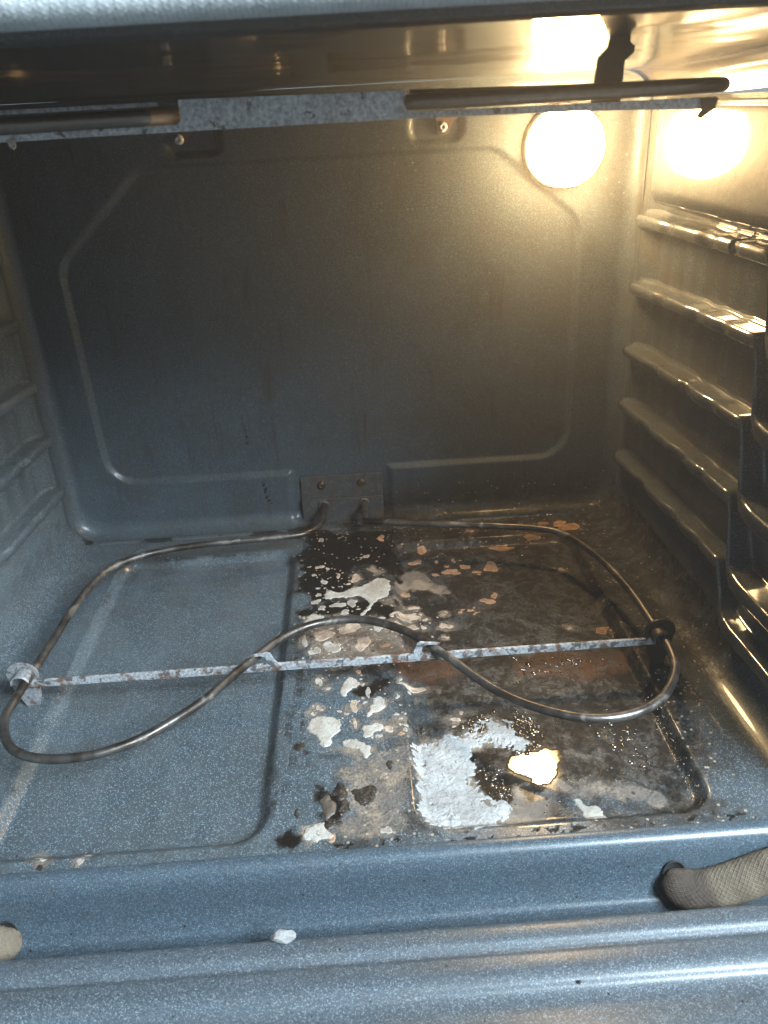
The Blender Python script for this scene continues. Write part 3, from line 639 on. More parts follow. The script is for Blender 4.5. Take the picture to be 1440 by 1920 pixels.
for sg in (-1, 1):
    # side returns of the frame, beside the opening
    xa = wall_x(Y_LIP)
    V = np.array([[(sg * x, y, z) for (x, y) in ((xa - 0.0005, Y_LIP + 0.002), (xa - 0.001, Y_LIP - 0.004), (xa + 0.003, Y_LIP - 0.012), (xa + 0.012, Y_LIP - 0.0165), (xa + 0.05, Y_LIP - 0.018))] for z in np.linspace(-0.05, 0.56, 60)])
    grid_obj('side_frame', V, ENAMEL_FRAME, oven, flip=(sg > 0))

# open door, lying level in front of the frame, its inner sheet pressed with long ribs
door = strip('oven_door', [(-0.4845, -0.075), (-0.4838, -0.040), (-0.4838, -0.0285), (-0.4852, -0.0225), (-0.4890, -0.0200), (-0.4960, -0.0196), (-0.5000, -0.0212), (-0.5030, -0.0222), (-0.5065, -0.0208), (-0.5150, -0.0200), (-0.5210, -0.0216), (-0.5250, -0.0245), (-0.5320, -0.0258), (-0.5420, -0.0246), (-0.5500, -0.0235), (-0.5700, -0.0230), (-0.7, -0.023), (-0.95, -0.023)], -0.345, 0.345, ENAMEL_DOOR, oven, seed=5, flip=False)

# ------------------------------------------------------------------ bake element (lower heater)
bake = thing('bake_element', 'dark bent tube heating element lying above the oven floor', 'heating element', (0, -0.2, 0.0))
ZR = 0.031
RODR = 0.0034
def rodz(i, n): return ZR
pts = [(-0.0224, -0.004, 0.0205), (-0.0224, -0.020, 0.0205), (-0.0226, -0.040, 0.0215), (-0.0250, -0.058, 0.0255)]
pts += [(x, y, ZR - 0.0025 * max(0, 1 - i / 3)) for i, (x, y) in enumerate(BAKE_PATH)]
tail = [(0.0250, -0.056, 0.0255), (0.0226, -0.040, 0.0215), (0.0224, -0.020, 0.0205), (0.0224, -0.004, 0.0205)]
pts += tail
tube('heating_rod', catmull(pts, 7), RODR, HEATER, bake, sides=16)
# mounting plate folded over the rear tongue, with two screws
def box_bm(name, x0, x1, y0, y1, z0, z1, mat, parent, bev=0.0006):
    return plate(name, [(x0, z0), (x1, z0), (x1, z1), (x0, z1)], 'y', y0, y1 - y0, mat, parent, bev)
mplate = plate('mounting_plate', [(-0.0465, 0.003), (0.0440, 0.003), (0.0440, 0.0530), (0.0430, 0.0545), (-0.0440, 0.0545), (-0.0455, 0.0530)], 'y', 0.0005, 0.0016, OLD_STEEL, bake)
flange = plate('lower_flange', [(-0.0460, 0.002), (0.0435, 0.002), (0.0435, 0.0285), (-0.0460, 0.0285)], 'y', -0.0035, 0.0014, OLD_STEEL, bake)
def screw(parent, loc, r, mat, name='screw'):
    V = []
    for (rr, d) in ((r * 1.25, 0.0), (r * 1.25, 0.0008), (r, 0.0010), (r, 0.0026), (r * 0.8, 0.0034), (r * 0.35, 0.0036), (r * 0.28, 0.0022), (0.00005, 0.0022)):
        V.append([(loc[0] + rr * math.cos(a), loc[1] - d, loc[2] + rr * math.sin(a)) for a in np.linspace(0, 2 * math.pi, 18, endpoint=False)])
    return grid_obj(name, np.array(V), mat, parent, close_v=True)
for sx in (-0.0232, 0.0208):
    screw(bake, (sx, 0.0003, 0.0440), 0.0038, BURNT_STEEL)
for sx in (-0.0224, 0.0224):
    V = []
    for rr, d in ((0.0065, 0.0), (0.0060, 0.0012), (0.0046, 0.0018), (0.0036, 0.0010)):
        V.append([(sx + rr * math.cos(a), -0.0035 - d, 0.0205 + rr * math.sin(a)) for a in np.linspace(0, 2 * math.pi, 20, endpoint=False)])
    grid_obj('collar', np.array(V), OLD_STEEL, bake, close_v=True)
# cross bar that carries the rod, with a hook on either side of the middle
YB = -0.2872
def wav(P, amp, seed):
    r = random.Random(seed)
    return [(a + r.uniform(-amp, amp), b + r.uniform(-amp, amp)) for a, b in P]
bar_out = [(-0.2480, 0.0207), (-0.15, 0.0202), (-0.05, 0.0205), (0.05, 0.0203), (0.15, 0.0205), (0.2480, 0.0208), (0.2480, 0.0270), (0.16, 0.0272), (0.0760, 0.0272),
           (0.0560, 0.0272), (-0.0520, 0.0272), (-0.0730, 0.0272), (-0.16, 0.0270), (-0.2480, 0.0270)]
bar = plate('support_bar', bar_out, 'y', YB - 0.0012, 0.0024, GALV_RUSTY, bake, 0.0005)
hookL = [(-0.0480, 0.0230), (-0.0480, 0.0275), (-0.0510, 0.0290), (-0.0535, 0.0330), (-0.0555, 0.0385), (-0.0580, 0.0400), (-0.0640, 0.0392), (-0.0735, 0.0378), (-0.0735, 0.0362), (-0.0640, 0.0366), (-0.0600, 0.0352), (-0.0590, 0.0318), (-0.0605, 0.0280), (-0.0660, 0.0262), (-0.0760, 0.0250), (-0.0760, 0.0225)]
plate('hook', hookL, 'y', YB - 0.0026, 0.0014, GALV_RUSTY, bake, 0.0003)
hookR = [(0.0740 - (-0.0480 - x) * -1 - 0.0215, z) for x, z in [(-x - 0.0, z) for x, z in hookL]]
hookR = [(-x + 0.0030, z) for x, z in hookL]
plate('hook', hookR, 'y', YB - 0.0026, 0.0014, GALV_RUSTY, bake, 0.0003)
for sg, cx, mt in ((1, 0.2510, BURNT_STEEL), (-1, -0.2500, GALV_RUSTY)):
    out = []
    for a in np.linspace(math.radians(200), math.radians(-20), 16):
        out.append((cx + 0.0125 * math.cos(a), 0.0310 + 0.0115 * math.sin(a)))
    out = out + [(cx + 0.0095, 0.010), (cx + 0.006, 0.0004), (cx - 0.004, 0.0004), (cx - 0.0085, 0.012)]
    mt = ZINC if sg < 0 else BURNT_STEEL
    br = plate('end_bracket', out, 'y', YB - 0.0006 + 0.0022, 0.0016, mt, bake, 0.0003)
    # folded saddle over the rod
    V = []
    for yy in np.linspace(YB - 0.010, YB + 0.004, 6):
        V.append([(cx - 0.002 * sg + 0.0062 * math.cos(a), yy, ZR + 0.0056 * math.sin(a)) for a in np.linspace(math.radians(-10), math.radians(190), 14)])
    V2 = np.array(V)
    o = grid_obj('saddle', V2, mt, bake)
    md = o.modifiers.new('thickness', 'SOLIDIFY'); md.thickness = 0.0010; md.offset = 1.0

# ------------------------------------------------------------------ broil element (upper heater)
broil = thing('broil_element', 'dark broiler tube and pitted grey hanger strip under the oven ceiling', 'heating element', (0, -0.3, CEIL))
ZT = 0.4112
YS = -0.3560
front_y = -0.3640
bp_ = [(-0.018, -0.004, ZT - 0.008), (-0.018, -0.04, ZT - 0.004), (-0.035, -0.062, ZT), (-0.10, -0.068, ZT), (-0.17, -0.076, ZT), (-0.212, -0.105, ZT), (-0.224, -0.16, ZT), (-0.226, -0.26, ZT), (-0.222, -0.325, ZT), (-0.205, -0.355, ZT), (-0.170, front_y, ZT), (-0.120, front_y - 0.0005, ZT), (-0.082, front_y, ZT),
       (-0.062, front_y + 0.004, ZT), (-0.050, YS + 0.010, ZT), (-0.041, -0.325, ZT), (-0.032, -0.28, ZT), (-0.018, -0.245, ZT), (0.003, -0.232, ZT), (0.024, -0.245, ZT), (0.038, -0.28, ZT), (0.047, -0.325, ZT), (0.056, YS + 0.010, ZT), (0.068, front_y + 0.004, ZT),
       (0.090, front_y, ZT), (0.130, front_y - 0.0005, ZT), (0.180, front_y, ZT), (0.208, -0.357, ZT), (0.223, -0.335, ZT), (0.228, -0.29, ZT), (0.228, -0.18, ZT), (0.218, -0.12, ZT), (0.190, -0.085, ZT), (0.10, -0.070, ZT), (0.040, -0.062, ZT), (0.022, -0.04, ZT - 0.004), (0.022, -0.004, ZT - 0.008)]
tube('heating_rod', catmull(bp_, 8), 0.0036, HEATER_DARK, broil, sides=16)
BULB_TINT = plain('bulb_lit_tint', (0.42, 0.24, 0.13), 0.38, 0.7, 0.2)  # copper colour paints the bulb's warm light on the rod bend
tube('bulb_lit_bend', catmull([(-0.0655, front_y + 0.0030, ZT), (-0.0600, front_y + 0.0050, ZT), (-0.0545, front_y + 0.0085, ZT), (-0.0505, YS + 0.0070, ZT)], 6), 0.0039, BULB_TINT, broil, sides=16)  # added tube over the plain rod, carries that painted light
so = [(-0.232, 0.4035), (-0.10, 0.4042), (0.06, 0.4042), (0.150, 0.4030), (0.2080, 0.4010), (0.2120, 0.4035), (0.2120, 0.4062), (0.0640, 0.4070), (0.0595, 0.4085), (0.0595, 0.4165), (-0.0495, 0.4180), (-0.0495, 0.4092), (-0.0515, 0.4076), (-0.0560, 0.4074), (-0.10, 0.4074), (-0.232, 0.4068)]
hanger_strip = plate('hanger_strip', so, 'y', YS - 0.0008, 0.0016, GALV, broil, 0.0003)
# second layer of the strip seen above the rod on the left, and its twin on the right
plate('upper_strip', [(-0.232, 0.4160), (-0.0615, 0.4158), (-0.0605, 0.4166), (-0.0615, 0.4176), (-0.232, 0.4182)], 'y', YS + 0.0062, 0.0014, GALV, broil, 0.0003)
plate('upper_strip', [(0.062, 0.4150), (0.220, 0.4122), (0.220, 0.4136), (0.062, 0.4168)], 'y', YS + 0.0062, 0.0014, BURNT_STEEL, broil, 0.0003)
hang = [(0.1525, 0.4060), (0.1672, 0.4060), (0.1680, 0.4240), (0.1720, 0.4270), (0.1725, 0.4300), (0.1700, 0.4318), (0.1700, 0.4355), (0.1600, 0.4355), (0.1590, 0.4300), (0.1545, 0.4260)]
plate('hanger_bracket', hang, 'y', YS + 0.0082, 0.0014, BURNT_STEEL, broil, 0.0003)
hang2 = [(-x, z) for x, z in hang][::-1]
plate('hanger_bracket', hang2, 'y', YS + 0.0082, 0.0014, BURNT_STEEL, broil, 0.0003)
# scorched scrap at the right end and drip at the left end of the strip
plate('strip_tab', [(0.2035, 0.4060), (0.2120, 0.4055), (0.2110, 0.4010), (0.2070, 0.3985), (0.2055, 0.3975), (0.2045, 0.3968), (0.2030, 0.3978), (0.2020, 0.3972), (0.2035, 0.3995), (0.2050, 0.4015)], 'y', YS - 0.0030, 0.0018, BURNT_STEEL, broil, 0.0003)
plate('strip_tab', [(-0.1335, 0.4052), (-0.1300, 0.4052), (-0.1298, 0.4020), (-0.1312, 0.4005), (-0.1330, 0.4022)], 'y', YS - 0.0030, 0.0018, WHITE_RES, broil, 0.0003)

# clips and screws that hold things to the top of the back panel
for cx, cz_ in ((-0.1203, 0.3934), (0.1167, 0.3914)):
    clip = thing('wall_clip', 'small screwed steel clip high on the back wall, %s' % ('the one nearer the bulb' if cx > 0 else 'the one farther from the bulb'), 'clip', (cx, 0.0, cz_))
    s_ = 1 if cx < 0 else -1
    plate('clip_plate', [(cx - 0.0055, cz_ - 0.0045), (cx - 0.002, cz_ - 0.0068), (cx + 0.004, cz_ - 0.0060), (cx + 0.009, cz_ + 0.0030), (cx + 0.016, cz_ + 0.010), (cx + 0.004, cz_ + 0.014), (cx - 0.006, cz_ + 0.010), (cx - 0.0068, cz_ + 0.002)], 'y', 0.0018, 0.0014, OLD_STEEL, clip, 0.0003)
    screw(clip, (cx, 0.0014, cz_), 0.0036, GALV)

# ------------------------------------------------------------------ lamp
lamp = thing('oven_lamp', 'glowing round oven bulb in the upper right back corner', 'lamp', (0.2245, -0.004, 0.3700))
s = NT('lit_glass')
s.t.nodes.remove(s.p)
em = s.n('ShaderNodeEmission'); em.inputs['Color'].default_value = (1.0, 0.67, 0.31, 1); em.inputs['Strength'].default_value = BULB_STRENGTH
s.l(em.outputs[0], s.t.nodes['Material Output'].inputs['Surface'])
LIT = s.m
LX, LY, LZ, LR = 0.2245, -0.021, 0.3700, 0.0333
V = []
for th in np.linspace(0.0, math.radians(112), 12):
    rr = max(LR * math.sin(th), 0.00005)
    V.append([(LX + rr * math.cos(a), LY - LR * math.cos(th), LZ + rr * math.sin(a)) for a in np.linspace(0, 2 * math.pi, 20, endpoint=False)])
grid_obj('bulb', np.array(V), LIT, lamp, close_v=True)
V = []
for rr, yy in ((0.0320, -0.0085), (0.0330, -0.0095), (0.0350, -0.0090), (0.0358, -0.0060), (0.0360, 0.006)):
    V.append([(LX + rr * math.cos(a), yy, LZ + rr * math.sin(a)) for a in np.linspace(0, 2 * math.pi, 32, endpoint=False)])
grid_obj('socket_collar', np.array(V), OLD_STEEL, lamp, close_v=True)

# ------------------------------------------------------------------ braided door gasket
def braid_mat(name, a, b):
    s = NT(name)
    at = s.n('ShaderNodeAttribute', attribute_name='film')
    sep = s.n('ShaderNodeSeparateColor'); s.l(at.outputs['Color'], sep.inputs['Color'])
    n = s.noise(400, 3); n2 = s.noise(60, 3)
    col = s.mix(s.ramp(n2, 0.35, 0.7), a, b)
    col = s.mix(s.math('MULTIPLY', sep.outputs['Green'], s.ramp(n, 0.3, 0.6, 0.7, 1.0)), col, (0.026, 0.016, 0.012))
    s.set('Base Color', col); s.set('Roughness', 0.75); s.set('Specular IOR Level', 0.3)
    return s.m
ROPE = braid_mat('braided_fibreglass', (0.135, 0.105, 0.072), (0.085, 0.063, 0.043))
ROPE_GREY = braid_mat('grey_braided_fibreglass', (0.54, 0.565, 0.565), (0.44, 0.465, 0.465))
gasket = thing('door_gasket', 'braided fibreglass door seal rope tucked round the oven mouth', 'gasket', (0.0, -0.466, -0.03))
def braid(name, P, ru, rv, mat, parent, pitch, strands, burnt=None, step=0.0005, around=84, depth=0.0006):
    P = catmull(P, 24)
    L = [0.0]
    for a, b in zip(P[:-1], P[1:]): L.append(L[-1] + (b - a).length)
    n = int(L[-1] / step)
    t = np.linspace(0, L[-1], n)
    C3 = np.stack([np.interp(t, L, [p[i] for p in P]) for i in range(3)], -1)
    V = np.zeros((n, around, 3)); fm = np.zeros((n, around, 4))
    T = np.gradient(C3, axis=0); T /= np.linalg.norm(T, axis=1)[:, None]
    up = np.array([0, -0.65, 0.76])
    ang = np.linspace(0, 2 * math.pi, around, endpoint=False)
    for i in range(n):
        s_ = np.cross(T[i], up); s_ /= np.linalg.norm(s_); u_ = np.cross(s_, T[i])
        tip = min(1.0, math.sqrt(max(0.0, 1 - (1 - min(t[i] / 0.020, 1)) ** 2)) + 0.05)
        a1 = np.sin(ang * strands / 2 + t[i] * pitch); a2 = np.sin(ang * strands / 2 - t[i] * pitch)
        h = depth * (np.maximum(a1, a2) ** 2 * 1.2 - 0.9 * (np.abs(a1 * a2) < 0.12))
        V[i] = C3[i] + (s_[None] * np.cos(ang)[:, None] * ((ru * tip + h)[:, None])) + (u_[None] * np.sin(ang)[:, None] * ((rv * tip + h)[:, None]))
        gap = (np.maximum(np.abs(a1), np.abs(a2)) < 0.55) * 0.8
        bu = 0.0 if burnt is None else 1 - sstep(burnt * 0.75, burnt, t[i] + 0.003 * np.sin(ang))
        fm[i, :, 1] = np.maximum(gap, 0.85 * bu)
    return grid_obj(name, V, mat, parent, close_v=True, film=fm)
GAS = [(0.1975, -0.4600, -0.0225), (0.2040, -0.4650, -0.0265), (0.2140, -0.4675, -0.0300), (0.2270, -0.4680, -0.0290), (0.2420, -0.4675, -0.0240), (0.2600, -0.4670, -0.0170), (0.2800, -0.4670, -0.0110), (0.3000, -0.4665, -0.004)]
braid('right_rope', GAS, 0.0116, 0.0062, ROPE, gasket, 1900.0, 44, burnt=0.036, step=0.0004, around=176, depth=0.0007)
braid('left_rope', [(-0.2030, -0.4620, -0.0330), (-0.2110, -0.4665, -0.0335), (-0.2200, -0.4680, -0.0320), (-0.2350, -0.4680, -0.026), (-0.2600, -0.4670, -0.018), (-0.30, -0.4665, -0.004)], 0.0108, 0.0060, ROPE, gasket, 1900.0, 44, burnt=0.002, around=176, depth=0.0007)
braid('top_rope', [(-0.32, -0.4735, 0.4498), (-0.1, -0.4735, 0.4500), (0.1, -0.4735, 0.4503), (0.32, -0.4735, 0.4503)], 0.0115, 0.0115, ROPE_GREY, gasket, 2300.0, 62, step=0.0005, around=190, depth=0.00022)
# punched hole that the right-hand end goes into
DARK = plain('hole_dark', (0.006, 0.006, 0.006), 0.8)
for hx, hz, w in ((0.2035, -0.0245, 0.0075), (-0.2105, -0.0330, 0.0060)):
    V = []
    for rr, d in ((1.0, 0.0003), (0.94, 0.0009), (0.86, 0.0003), (0.80, -0.0006), (0.02, -0.0008)):
        ring = []
        for a in np.linspace(0, 2 * math.pi, 28, endpoint=False):
            zz = hz + 0.0105 * rr * math.sin(a)
            yy = np.interp(-zz, [0.0025, 0.009, 0.018, 0.029, 0.0375, 0.0465], [-0.4530, -0.4555, -0.4570, -0.4590, -0.4630, -0.4700])
            ring.append((hx + w * rr * math.cos(a), yy - 0.0012 - d, zz))
        V.append(ring)
    grid_obj('seal_hole', np.array(V), DARK, front_frame, close_v=True)

# ------------------------------------------------------------------ what has been spilt and burnt on
def outline_blob(cx, cy, rx, ry, seed, n=30, rough=0.36):
    r = random.Random(seed)
    ph = [r.uniform(0, 6.28) for _ in range(5)]; am = [r.uniform(0.3, 1.0) * rough / (k + 1.2) for k in range(5)]
    pts = []
    for i in range(n):
        a = 2 * math.pi * i / n
        k = 1 + sum(am[j] * math.sin((j + 2) * a + ph[j]) for j in range(5)) + r.uniform(-0.025, 0.025)
        pts.append((cx + rx * k * math.cos(a), cy + ry * k * math.sin(a)))
    return pts
def outline_poly(P, seed, amp=0.0008):
    r = random.Random(seed)
    pts = [(p.x, p.y) for p in catmull([(x, y, 0) for x, y in P], 4, closed=True)]
    return [(x + r.uniform(-amp, amp), y + r.uniform(-amp, amp)) for x, y in pts]
def slab(name, out, h, mat, parent, rim=0.0009, dish=0.0):
    P = np.array(out); n = len(P)
    area = 0.5 * np.sum(P[:, 0] * np.roll(P[:, 1], -1) - np.roll(P[:, 0], -1) * P[:, 1])
    if area < 0: P = P[::-1]
    T = np.roll(P, -1, 0) - np.roll(P, 1, 0); T /= np.linalg.norm(T, axis=1)[:, None] + 1e-9
    N = np.stack([-T[:, 1], T[:, 0]], -1)
    rim = min(rim, 0.25 * math.sqrt(abs(area)))
    P1 = P + N * rim * 0.5; P2 = P + N * rim * 1.3
    bm = bmesh.new()
    def ring(Q, dz): 
        zz = floor_h(Q[:, 0], Q[:, 1]) + dz
        return [bm.verts.new((q[0], q[1], z)) for q, z in zip(Q, zz)]
    r0, r1, r2 = ring(P, -0.0003), ring(P1, h), ring(P2, h * (1 - dish))
    for a, b in ((r0, r1), (r1, r2)):
        for i in range(n):
            bm.faces.new((a[i], a[(i + 1) % n], b[(i + 1) % n], b[i]))
    f = bm.faces.new(r2)
    bmesh.ops.triangulate(bm, faces=[f])
    for f in bm.faces: f.smooth = True
    me = bpy.data.meshes.new(name); bm.to_mesh(me); bm.free()
    a = me.color_attributes.new('film', 'FLOAT_COLOR', 'POINT')
    fc = np.zeros((3 * n, 4)); fc[2 * n:, 0] = 1.0
    a.data.foreach_set('color', fc.reshape(-1).astype(np.float32))
    me.materials.append(mat)
    return link(bpy.data.objects.new(name, me), parent)
spill = thing('dried_spill', 'scattered dried white and tan food splashes on the oven floor', 'spill', (0.0, -0.22, 0.0))
PATCH_TODO = []
RES = {0: WHITE_RES, 1: TAN_RES, 2: ORANGE_RES}
for i, (cx, cy, rx, ry, tone) in enumerate(SPOTS):
    slab('residue_spot', outline_blob(cx, cy, max(rx, 0.0014), max(ry, 0.0014), 100 + i), 0.00032, RES[tone], spill, dish=0.25 if i % 3 else 0.5)
for i in range(120):
    q = rnd.choice(SPOTS); a = rnd.uniform(0, 6.28); dd = (q[2] + q[3]) * 0.5 + abs(rnd.gauss(0.002, 0.006))
    x, y = q[0] + dd * math.cos(a), q[1] + dd * math.sin(a)
    if not (-0.05 < x < 0.235 and -0.43 < y < -0.03): continue
    rr = rnd.uniform(0.0006, 0.0016)
    slab('residue_spot', outline_blob(x, y, rr * rnd.uniform(0.8, 1.6), rr, 800 + i, 12), 0.0003, RES[q[4]], spill)
for i, P in enumerate(PATCHES):
    PATCH_TODO.append((i, outline_poly(P, 300 + i, 0.0003)))

def heightfield(name, P, mat, label, cat, hfun, step=0.0008, pad=0.004, parent=None):
    A = np.array(P)
    X, Y = np.meshgrid(np.arange(A[:, 0].min() - pad, A[:, 0].max() + pad, step), np.arange(A[:, 1].min() - pad, A[:, 1].max() + pad, step), indexing='ij')
    h = hfun(X, Y, sd_poly(X, Y, P))
    Z = floor_h(X, Y) + h
    keep = h > -0.0002
    idx = -np.ones(X.shape, int)
    cell = keep[:-1, :-1] | keep[1:, :-1] | keep[1:, 1:] | keep[:-1, 1:]
    used = np.zeros(X.shape, bool)
    for a in (slice(None, -1), slice(1, None)):
        for b in (slice(None, -1), slice(1, None)):
            used[a, b] |= cell
    idx[used] = np.arange(used.sum())
    V = np.stack([X[used], Y[used], Z[used]], -1)
    I, J = np.nonzero(cell)
    F = np.stack([idx[I, J], idx[I + 1, J], idx[I + 1, J + 1], idx[I, J + 1]], -1)
    o = mesh_obj(name, V, F.tolist(), mat, parent)
    if label: tag(o, label, cat)
    return o
for i, P in PATCH_TODO:
    def patch_h(X, Y, d, i=i):
        e = d + 0.0035 * (fbm(X, Y, 160, 3, 401 + i) - 0.5) + 0.002 * (fbm(X, Y, 420, 2, 431 + i) - 0.5)
        return np.where(e < 0, (0.0004 + 0.0006 * fbm(X, Y, 300, 3, 440 + i)) * np.clip(-e / 0.0012 + 0.35, 0, 1), -0.0006)
    heightfield('residue_patch', P, WHITE_RES, None, None, patch_h, step=0.0007, pad=0.002, parent=spill)
def crust_h(X, Y, d):
    e = d - 0.0028 + 0.014 * (fbm(X, Y, 70, 4, 201) - 0.5) + 0.007 * (fbm(X, Y, 240, 3, 207) - 0.5) + 0.003 * (vnoise(X * 700, Y * 700, 209) - 0.5)
    n = fbm(X, Y, 300, 4, 211); ridge = 1 - np.abs(2 * fbm(X, Y, 210, 3, 213) - 1); big = fbm(X, Y, 45, 2, 215)
    h = 0.0003 + 0.0017 * np.clip(-e / 0.010, 0, 1) ** 0.8 * (0.15 + 0.6 * n + 0.3 * ridge ** 2) * (0.5 + big)
    hole = sstep(0.60, 0.66, fbm(X, Y, 150, 3, 217)) * sstep(-0.009, -0.002, e)
    return np.where((e < 0) & (hole < 0.5), h, -0.0006)
heightfield('salt_crust', CRUST, CRUST_MAT, 'thick rough white crust in the front corner of the sunk right floor panel', 'crust', crust_h, step=0.0007, pad=0.008)

# oily puddle that mirrors the bulb
s = NT('oil_puddle')
s.set('Base Color', s.mix(s.noise(70, 4), (0.045, 0.028, 0.012), (0.020, 0.013, 0.007)))
s.set('Roughness', s.ramp(s.noise(90, 3), 0.45, 0.72, 0.04, 0.20)); s.set('Coat Weight', 0.35); s.set('Coat Roughness', 0.03)
s.set('Normal', s.bump(s.noise(85, 2, 0.5, 0.6), 0.10, 0.0012))
OIL = s.m
def puddle_h(X, Y, d):
    e = d + 0.012 * (fbm(X, Y, 95, 4, 301) - 0.5)
    return np.where(e < 0, 0.00022, -0.00024)
heightfield('oil_puddle', [(0.135 + (x - 0.135) * 1.06, -0.3785 + (y + 0.380) * 1.06) for x, y in PUDDLE], OIL, 'small shiny oil puddle mirroring the bulb beside the white crust', 'puddle', puddle_h, step=0.0008)

# charred lumps
lump_labels = ['flat dark charred cake in front of the centre strip', 'bubbled black charred lump beside the brown tongue', 'smooth brown tongue shaped char on the centre strip near the front', 'black flake of char against the white splash at the front lip',
               'thin dark sliver left of the brown tongue shaped char', 'ragged black char patch beside the largest white splash', 'round black bead at the corner of the white crust', 'tiny black crumb by the front lip at far left', 'small black spot beside the gold fleck under the support bar', 'dark pitted blister on the grey strip left of the white crust', 'small black knob between brown tongue and charred cake']
for i, (cx, cy, rx, ry, kind) in enumerate(LUMPS):
    out = outline_blob(cx, cy, rx, ry, 500 + i, 24, 0.30)
    hh = min(0.0045, 0.45 * min(rx, ry) + 0.0004) * (0.75 if kind else 1.0)
    hh *= 0.30 if i in (0, 5) else 0.55
    def lump_h(X, Y, d, hh=hh, i=i):
        e = d + 0.002 * (fbm(X, Y, 300, 3, 600 + i) - 0.5)
        return np.where(e < 0, hh * np.sqrt(np.clip(-e / (0.7 * min(rx, ry)), 0, 1)) * (0.55 + 0.9 * fbm(X, Y, 330 if kind == 0 else 90, 3, 620 + i)), -0.0006)
    heightfield('charred_lump', out, CARBON_BROWN if kind else CARBON, lump_labels[i], 'char', lump_h, step=0.0006, pad=0.002)['group'] = 'charred lumps on the oven floor'

# fat blisters: tiny glossy domes
s = NT('fat_blister')
s.set('Base Color', s.mix(s.noise(200, 2), (0.018, 0.012, 0.007), (0.045, 0.029, 0.016)))
s.set('Roughness', 0.08); s.set('Coat Weight', 1.0); s.set('Coat Roughness', 0.05)
FAT = s.m
def domes(name, spots, mat, label):
    Vs, Fs = [], []
    for (x, y, r, e) in spots:
        z0 = float(floor_h(x, y)) if abs(x) < 0.262 else 0.03 - math.sqrt(max(0, 0.03 ** 2 - min(abs(x) - (wall_x(y) - RC), 0.0295) ** 2)) if abs(x) > wall_x(y) - RC else 0.0
        b = len(Vs); a0 = rnd.uniform(0, 6)
        for k, (q, h) in enumerate(((1.0, -0.1), (0.85, 0.42), (0.45, 0.72))):
            for j in range(8):
                a = a0 + j * math.pi / 4
                Vs.append((x + r * q * math.cos(a) * e, y + r * q * math.sin(a) / e, z0 + h * r * 0.42))
        Vs.append((x, y, z0 + r * 0.34))
        for k in range(2):
            for j in range(8):
                Fs.append((b + k * 8 + j, b + k * 8 + (j + 1) % 8, b + (k + 1) * 8 + (j + 1) % 8, b + (k + 1) * 8 + j))
        for j in range(8): Fs.append((b + 16 + j, b + 16 + (j + 1) % 8, b + 24))
    o = mesh_obj(name, Vs, Fs, mat)
    o['kind'] = 'stuff'; tag(o, label, 'grease')
    return o
dm = []
for P, cnt in zip(BUBBLE_ZONES, (70, 150, 110, 70, 60)):
    A = np.array(P); n = 0; tries = 0
    while n < cnt and tries < 6000:
        tries += 1
        x = rnd.uniform(A[:, 0].min(), A[:, 0].max()); y = rnd.uniform(A[:, 1].min(), A[:, 1].max())
        if float(sd_poly(np.array([x]), np.array([y]), P)[0]) < 0.001:
            dm.append((x + rnd.gauss(0, 0.003), y + rnd.gauss(0, 0.003), 0.0004 + 0.0026 * rnd.random() ** 4, rnd.uniform(0.55, 1.8))); n += 1
for k in range(120):  # along the sloping right edge of the sunk panel
    y = rnd.uniform(-0.425, -0.31); dm.append((0.2335 + rnd.gauss(0, 0.0016), y, rnd.uniform(0.0004, 0.0011), rnd.uniform(0.7, 1.3)))
for k in range(110):  # below the right end of the bake element
    t = rnd.random(); dm.append((0.258 + 0.010 * t + rnd.gauss(0, 0.003), -0.292 - 0.04 * t + rnd.gauss(0, 0.004), rnd.uniform(0.0005, 0.0014), rnd.uniform(0.7, 1.4)))
for k in range(130):  # along the seam at the back right
    dm.append((rnd.uniform(0.06, 0.24), -0.019 + rnd.gauss(0, 0.0012), rnd.uniform(0.0005, 0.0013), rnd.uniform(0.9, 1.9)))
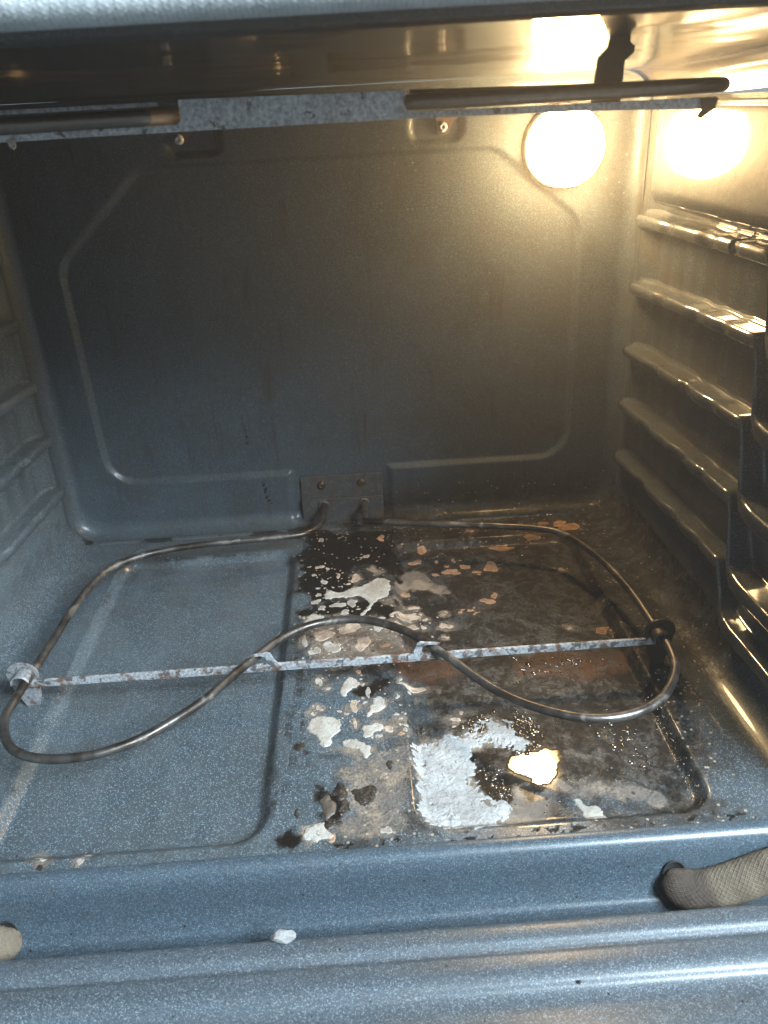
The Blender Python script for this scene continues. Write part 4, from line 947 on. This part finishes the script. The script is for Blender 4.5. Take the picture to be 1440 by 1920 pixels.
for k in range(160):  # loose spatter
    dm.append((rnd.uniform(0.05, 0.235), rnd.uniform(-0.42, -0.07), rnd.uniform(0.0004, 0.0010), rnd.uniform(0.8, 1.3)))
domes('grease_blisters', dm, FAT, 'tiny shiny blisters of burnt fat strewn over the right floor')

# crumbs
def crumb(name, loc, size, mat, label, seed):
    r = random.Random(seed)
    bm = bmesh.new(); bmesh.ops.create_icosphere(bm, subdivisions=2, radius=1.0)
    for v in bm.verts:
        k = 1 + r.uniform(-0.22, 0.22)
        v.co = Vector((v.co.x * size[0] * k, v.co.y * size[1] * k, max(v.co.z, -0.6) * size[2] * k)) + Vector(loc)
    me = bpy.data.meshes.new(name); bm.to_mesh(me); bm.free(); me.materials.append(mat)
    return tag(link(bpy.data.objects.new(name, me)), label, 'crumb')
crumb('white_crumb', (-0.0375, -0.4865, -0.0178), (0.0068, 0.0036, 0.0040), CRUST_MAT, 'white crumb lying on the edge of the open door', 3)
crumb('dark_crumb', (0.127, -0.5235, -0.0216), (0.0012, 0.0010, 0.0010), CARBON, 'tiny dark crumb on the open door ribs', 4)

bm = bmesh.new(); bmesh.ops.create_cube(bm, size=1.0)  # scattering box added to imitate lens smear glow around the bulb
for v in bm.verts: v.co = Vector((v.co.x*1.6, v.co.y*1.8-0.35, v.co.z*0.9+0.2))
me = bpy.data.meshes.new('lens_glow_haze'); bm.to_mesh(me); bm.free()
hz = bpy.data.objects.new('lens_glow_haze', me); COL.objects.link(hz); hz['kind']='stuff'; hz['label']='thin volume added to imitate the lens glow around the bulb'; hz['category']='lens_glow_haze'
hm = bpy.data.materials.new('lens_glow_air'); hm.use_nodes=True
t=hm.node_tree; t.nodes.remove(t.nodes['Principled BSDF'])
pv=t.nodes.new('ShaderNodeVolumePrincipled'); pv.inputs['Color'].default_value=(.9,.88,.85,1); pv.inputs['Density'].default_value=0.115; pv.inputs['Anisotropy'].default_value=0.72
t.links.new(pv.outputs[0], t.nodes['Material Output'].inputs['Volume']); me.materials.append(hm)
